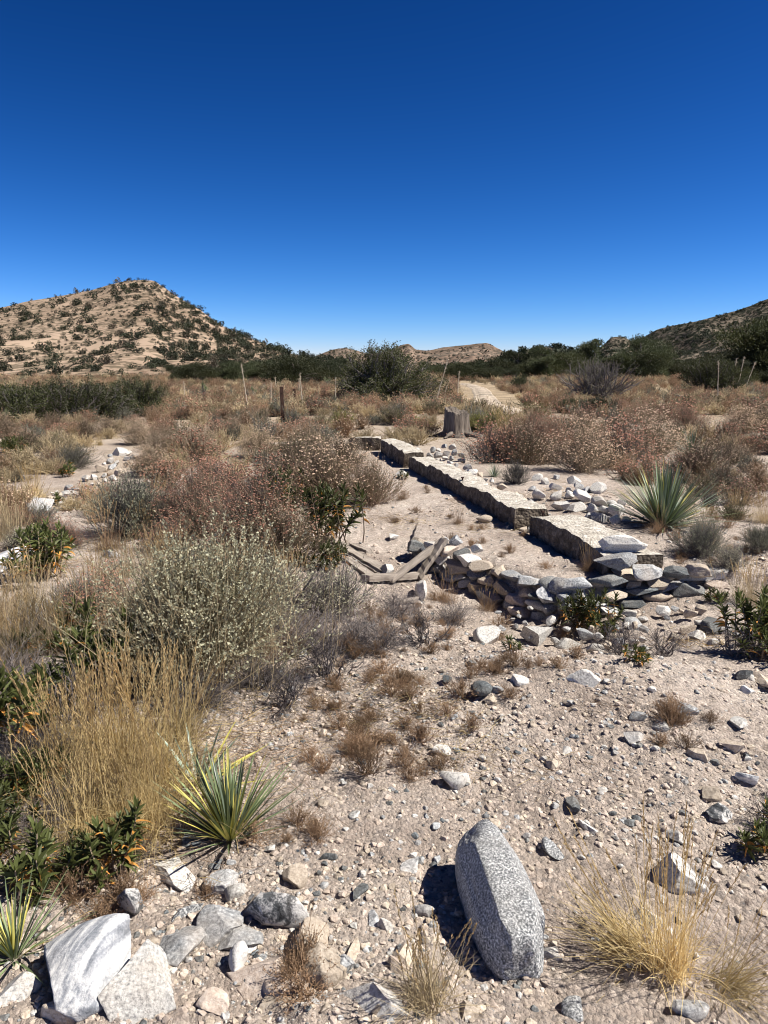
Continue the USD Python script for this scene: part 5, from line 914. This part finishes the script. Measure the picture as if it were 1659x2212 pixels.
for a_, b_ in zip(np.sin(th) * r_, np.cos(th) * r_):
    if near_line(np.array([a_]), np.array([b_]), PTH)[0] < .4: continue
    k = rs.integers(0, 4); z_ = h1(a_, b_) - .02; ro = (0, 0, rs.uniform(0, 360))
    if k == 0: GR.put((a_, b_, z_), ro, rs.uniform(.4, .7), 'pale dry grass tuft filling a gap between the left bushes', 'grass tufts between the left bushes', 4)
    elif k == 1: GR.put((a_, b_, z_), ro, rs.uniform(.5, .9), 'low brown grass tuft filling a gap between the left bushes', 'brown grass tufts between the left bushes', 5)
    elif k == 2: SG.put((a_, b_, z_), ro, (.7, .7, rs.uniform(.35, .6)), 'low pale twiggy mat between the left bushes', 'pale mats between the left bushes', 2)
    else: BW.put((a_, b_, z_), ro, rs.uniform(.35, .6), 'low straw stemmed buckwheat between the left bushes', 'low buckwheats between the left bushes', 3)
x, y = scatter(4200, 24, 130, 31, .8); v = rs.choice(5, len(x), p=[.16, .34, .12, .30, .08]); s = rs.uniform(.7, 1.3, len(x)) * (1 + sm(np.hypot(x, y), 40, 130) * .5)
def far_scrub(seed, lf, fl, st): return shrub(seed, .95, .42, 26, 3, lf, fl, st, .004)
instancer('far_scrub', [far_scrub(121, ('brownleaf', 4, .06, .02), ('rust', 1, .03), 'twig_brown'), far_scrub(122, ('straw_brown', 5, .06, .02), None, 'straw_brown'), far_scrub(123, ('sage', 5, .055, .022), None, 'twig_grey'), far_scrub(124, ('straw_pale', 5, .07, .018), None, 'straw_pale'), far_scrub(125, ('olive', 5, .06, .022), None, 'twig_brown')],
          v, np.stack([x, y, H(x, y) - .03], 1), rs.uniform(0, 6.28, len(x)), s, 'low dry scrub and grass covering the far plain', 'scrub')
# shrubs on the hill
def hill_shrub(seed, mat, n=420, leaf=.26):
    def build(t):
        r = R0(seed); k = 8; lc = r.normal(size=(k, 3)) * [.28, .28, .2] + [0, 0, .5]; kk = r.integers(0, k, n); dd = rand_dirs(r, n); p = lc[kk] + dd * r.uniform(.25, .5, (n, 1)); p[:, 2] = np.abs(p[:, 2])
        obj('foliage', diamonds(p, dd + [0, 0, .4], leaf * r.uniform(.5, 1.1, n), leaf * .55, r), L[mat], t)
        P = paths(np.zeros((5, 3)), dome_dirs(r, 5, 40, 80), .7, 4, .15, r); obj('stems', tubes(P, np.linspace(.06, .02, 4)[None]), BARK, t)
    return build
def on_hill(hill, n, tmin, tmax, umin, umax, seed):
    u, t, v = hill; r = R0(seed); a = np.searchsorted(u, r.uniform(umin, umax, n)); b = np.searchsorted(t, r.uniform(tmin, tmax, n)); a = np.clip(a, 1, len(u) - 2); b = np.clip(b, 1, len(t) - 2); f = r.uniform(0, 1, (n, 2))
    return v[a, b] * (1 - f[:, :1]) * (1 - f[:, 1:]) + v[a + 1, b] * f[:, :1] * (1 - f[:, 1:]) + v[a, b + 1] * (1 - f[:, :1]) * f[:, 1:] + v[a + 1, b + 1] * f[:, :1] * f[:, 1:]
P = on_hill(hillA, 11000, .03, 1.0, -60, 860, 55); uu = P[:, 0] / P[:, 1] * F / CP + CU
den = sm(uu, 60, 480) * .5 + .42; cl = fbm(P / 14 + 3, 3, 8); P = P[rs.uniform(0, 1, len(P)) < den * np.clip((cl - .30) * 1.6, .35, .8)]
size = (.45 + 1.35 * rs.uniform(0, 1, len(P)) ** 4) * np.interp(P[:, 1], [70, 250], [.55, 1.0]); order = np.argsort(-size / P[:, 1]); P, size = P[order], size[order]
from scipy.spatial import cKDTree
sc2 = np.stack([P[:, 0] / P[:, 1], P[:, 2] / P[:, 1] * 1.3], 1); kt = cKDTree(sc2); dropped = np.zeros(len(P), bool)
for q in range(len(P)):        # separate shrubs: a smaller one does not stand inside a bigger one
    if not dropped[q]:
        for w_ in kt.query_ball_point(sc2[q], 0.8 * size[q] / P[q, 1]):
            if w_ > q and (w_ * 7919) % 10 < (8 if P[q, 0] / P[q, 1] < -0.33 else 5): dropped[w_] = True
P, size = P[~dropped], size[~dropped]
HS = Kind('hillside_shrub', 'shrub', [hill_shrub(131, 'hillscrub'), hill_shrub(132, 'hillscrub'), hill_shrub(133, 'hillscrub'), hill_shrub(134, 'hillgrey')])
for q in range(min(280, len(P))):
    v = q % 7 % 4; s = size[q]; HS.put(P[q] - [0, 0, .1], (0, 0, rs.uniform(0, 360)), (s * 1.15, s * 1.15, s * rs.uniform(.8, 1.2)), 'grey brown shrub growing on the bare hillside' if v == 3 else 'dark green shrub growing on the bare hillside', 'grey brown hillside shrubs' if v == 3 else 'dark green hillside shrubs', v)
rest = P[280:]; rz = size[280:]
instancer('hillside_brush', [hill_shrub(141, 'hillscrub', 110, .42), hill_shrub(142, 'hillgrey', 110, .42), hill_shrub(143, 'hillscrub', 110, .42)], rs.integers(0, 3, len(rest)), rest - [0, 0, .1], rs.uniform(0, 6.28, len(rest)), rz, 'small shrubs dotting the hillside', 'brush')
Q = np.vstack([on_hill(hillC, 3600, .05, .97, 1200, 2000, 56), on_hill(hillB, 500, .3, .97, 560, 1200, 58)]); D_ = on_hill(hillD, 700, .1, 1.0, 900, 1420, 57)
sz = np.concatenate([.9 + 1.6 * rs.uniform(0, 1, 3600) ** 3, 1.2 + 2 * rs.uniform(0, 1, 500) ** 2, .5 + 1.0 * rs.uniform(0, 1, 700) ** 2]); Q = np.vstack([Q, D_])
instancer('mountain_brush', [hill_shrub(144, 'hillscrub', 60, .6), hill_shrub(145, 'hillscrub', 60, .6)], rs.integers(0, 2, len(Q)), Q - [0, 0, .3], rs.uniform(0, 6.28, len(Q)), sz, 'dark brush covering the mountainside, the range and the rise', 'brush')
print('prims', sum(1 for _ in stage.Traverse()))
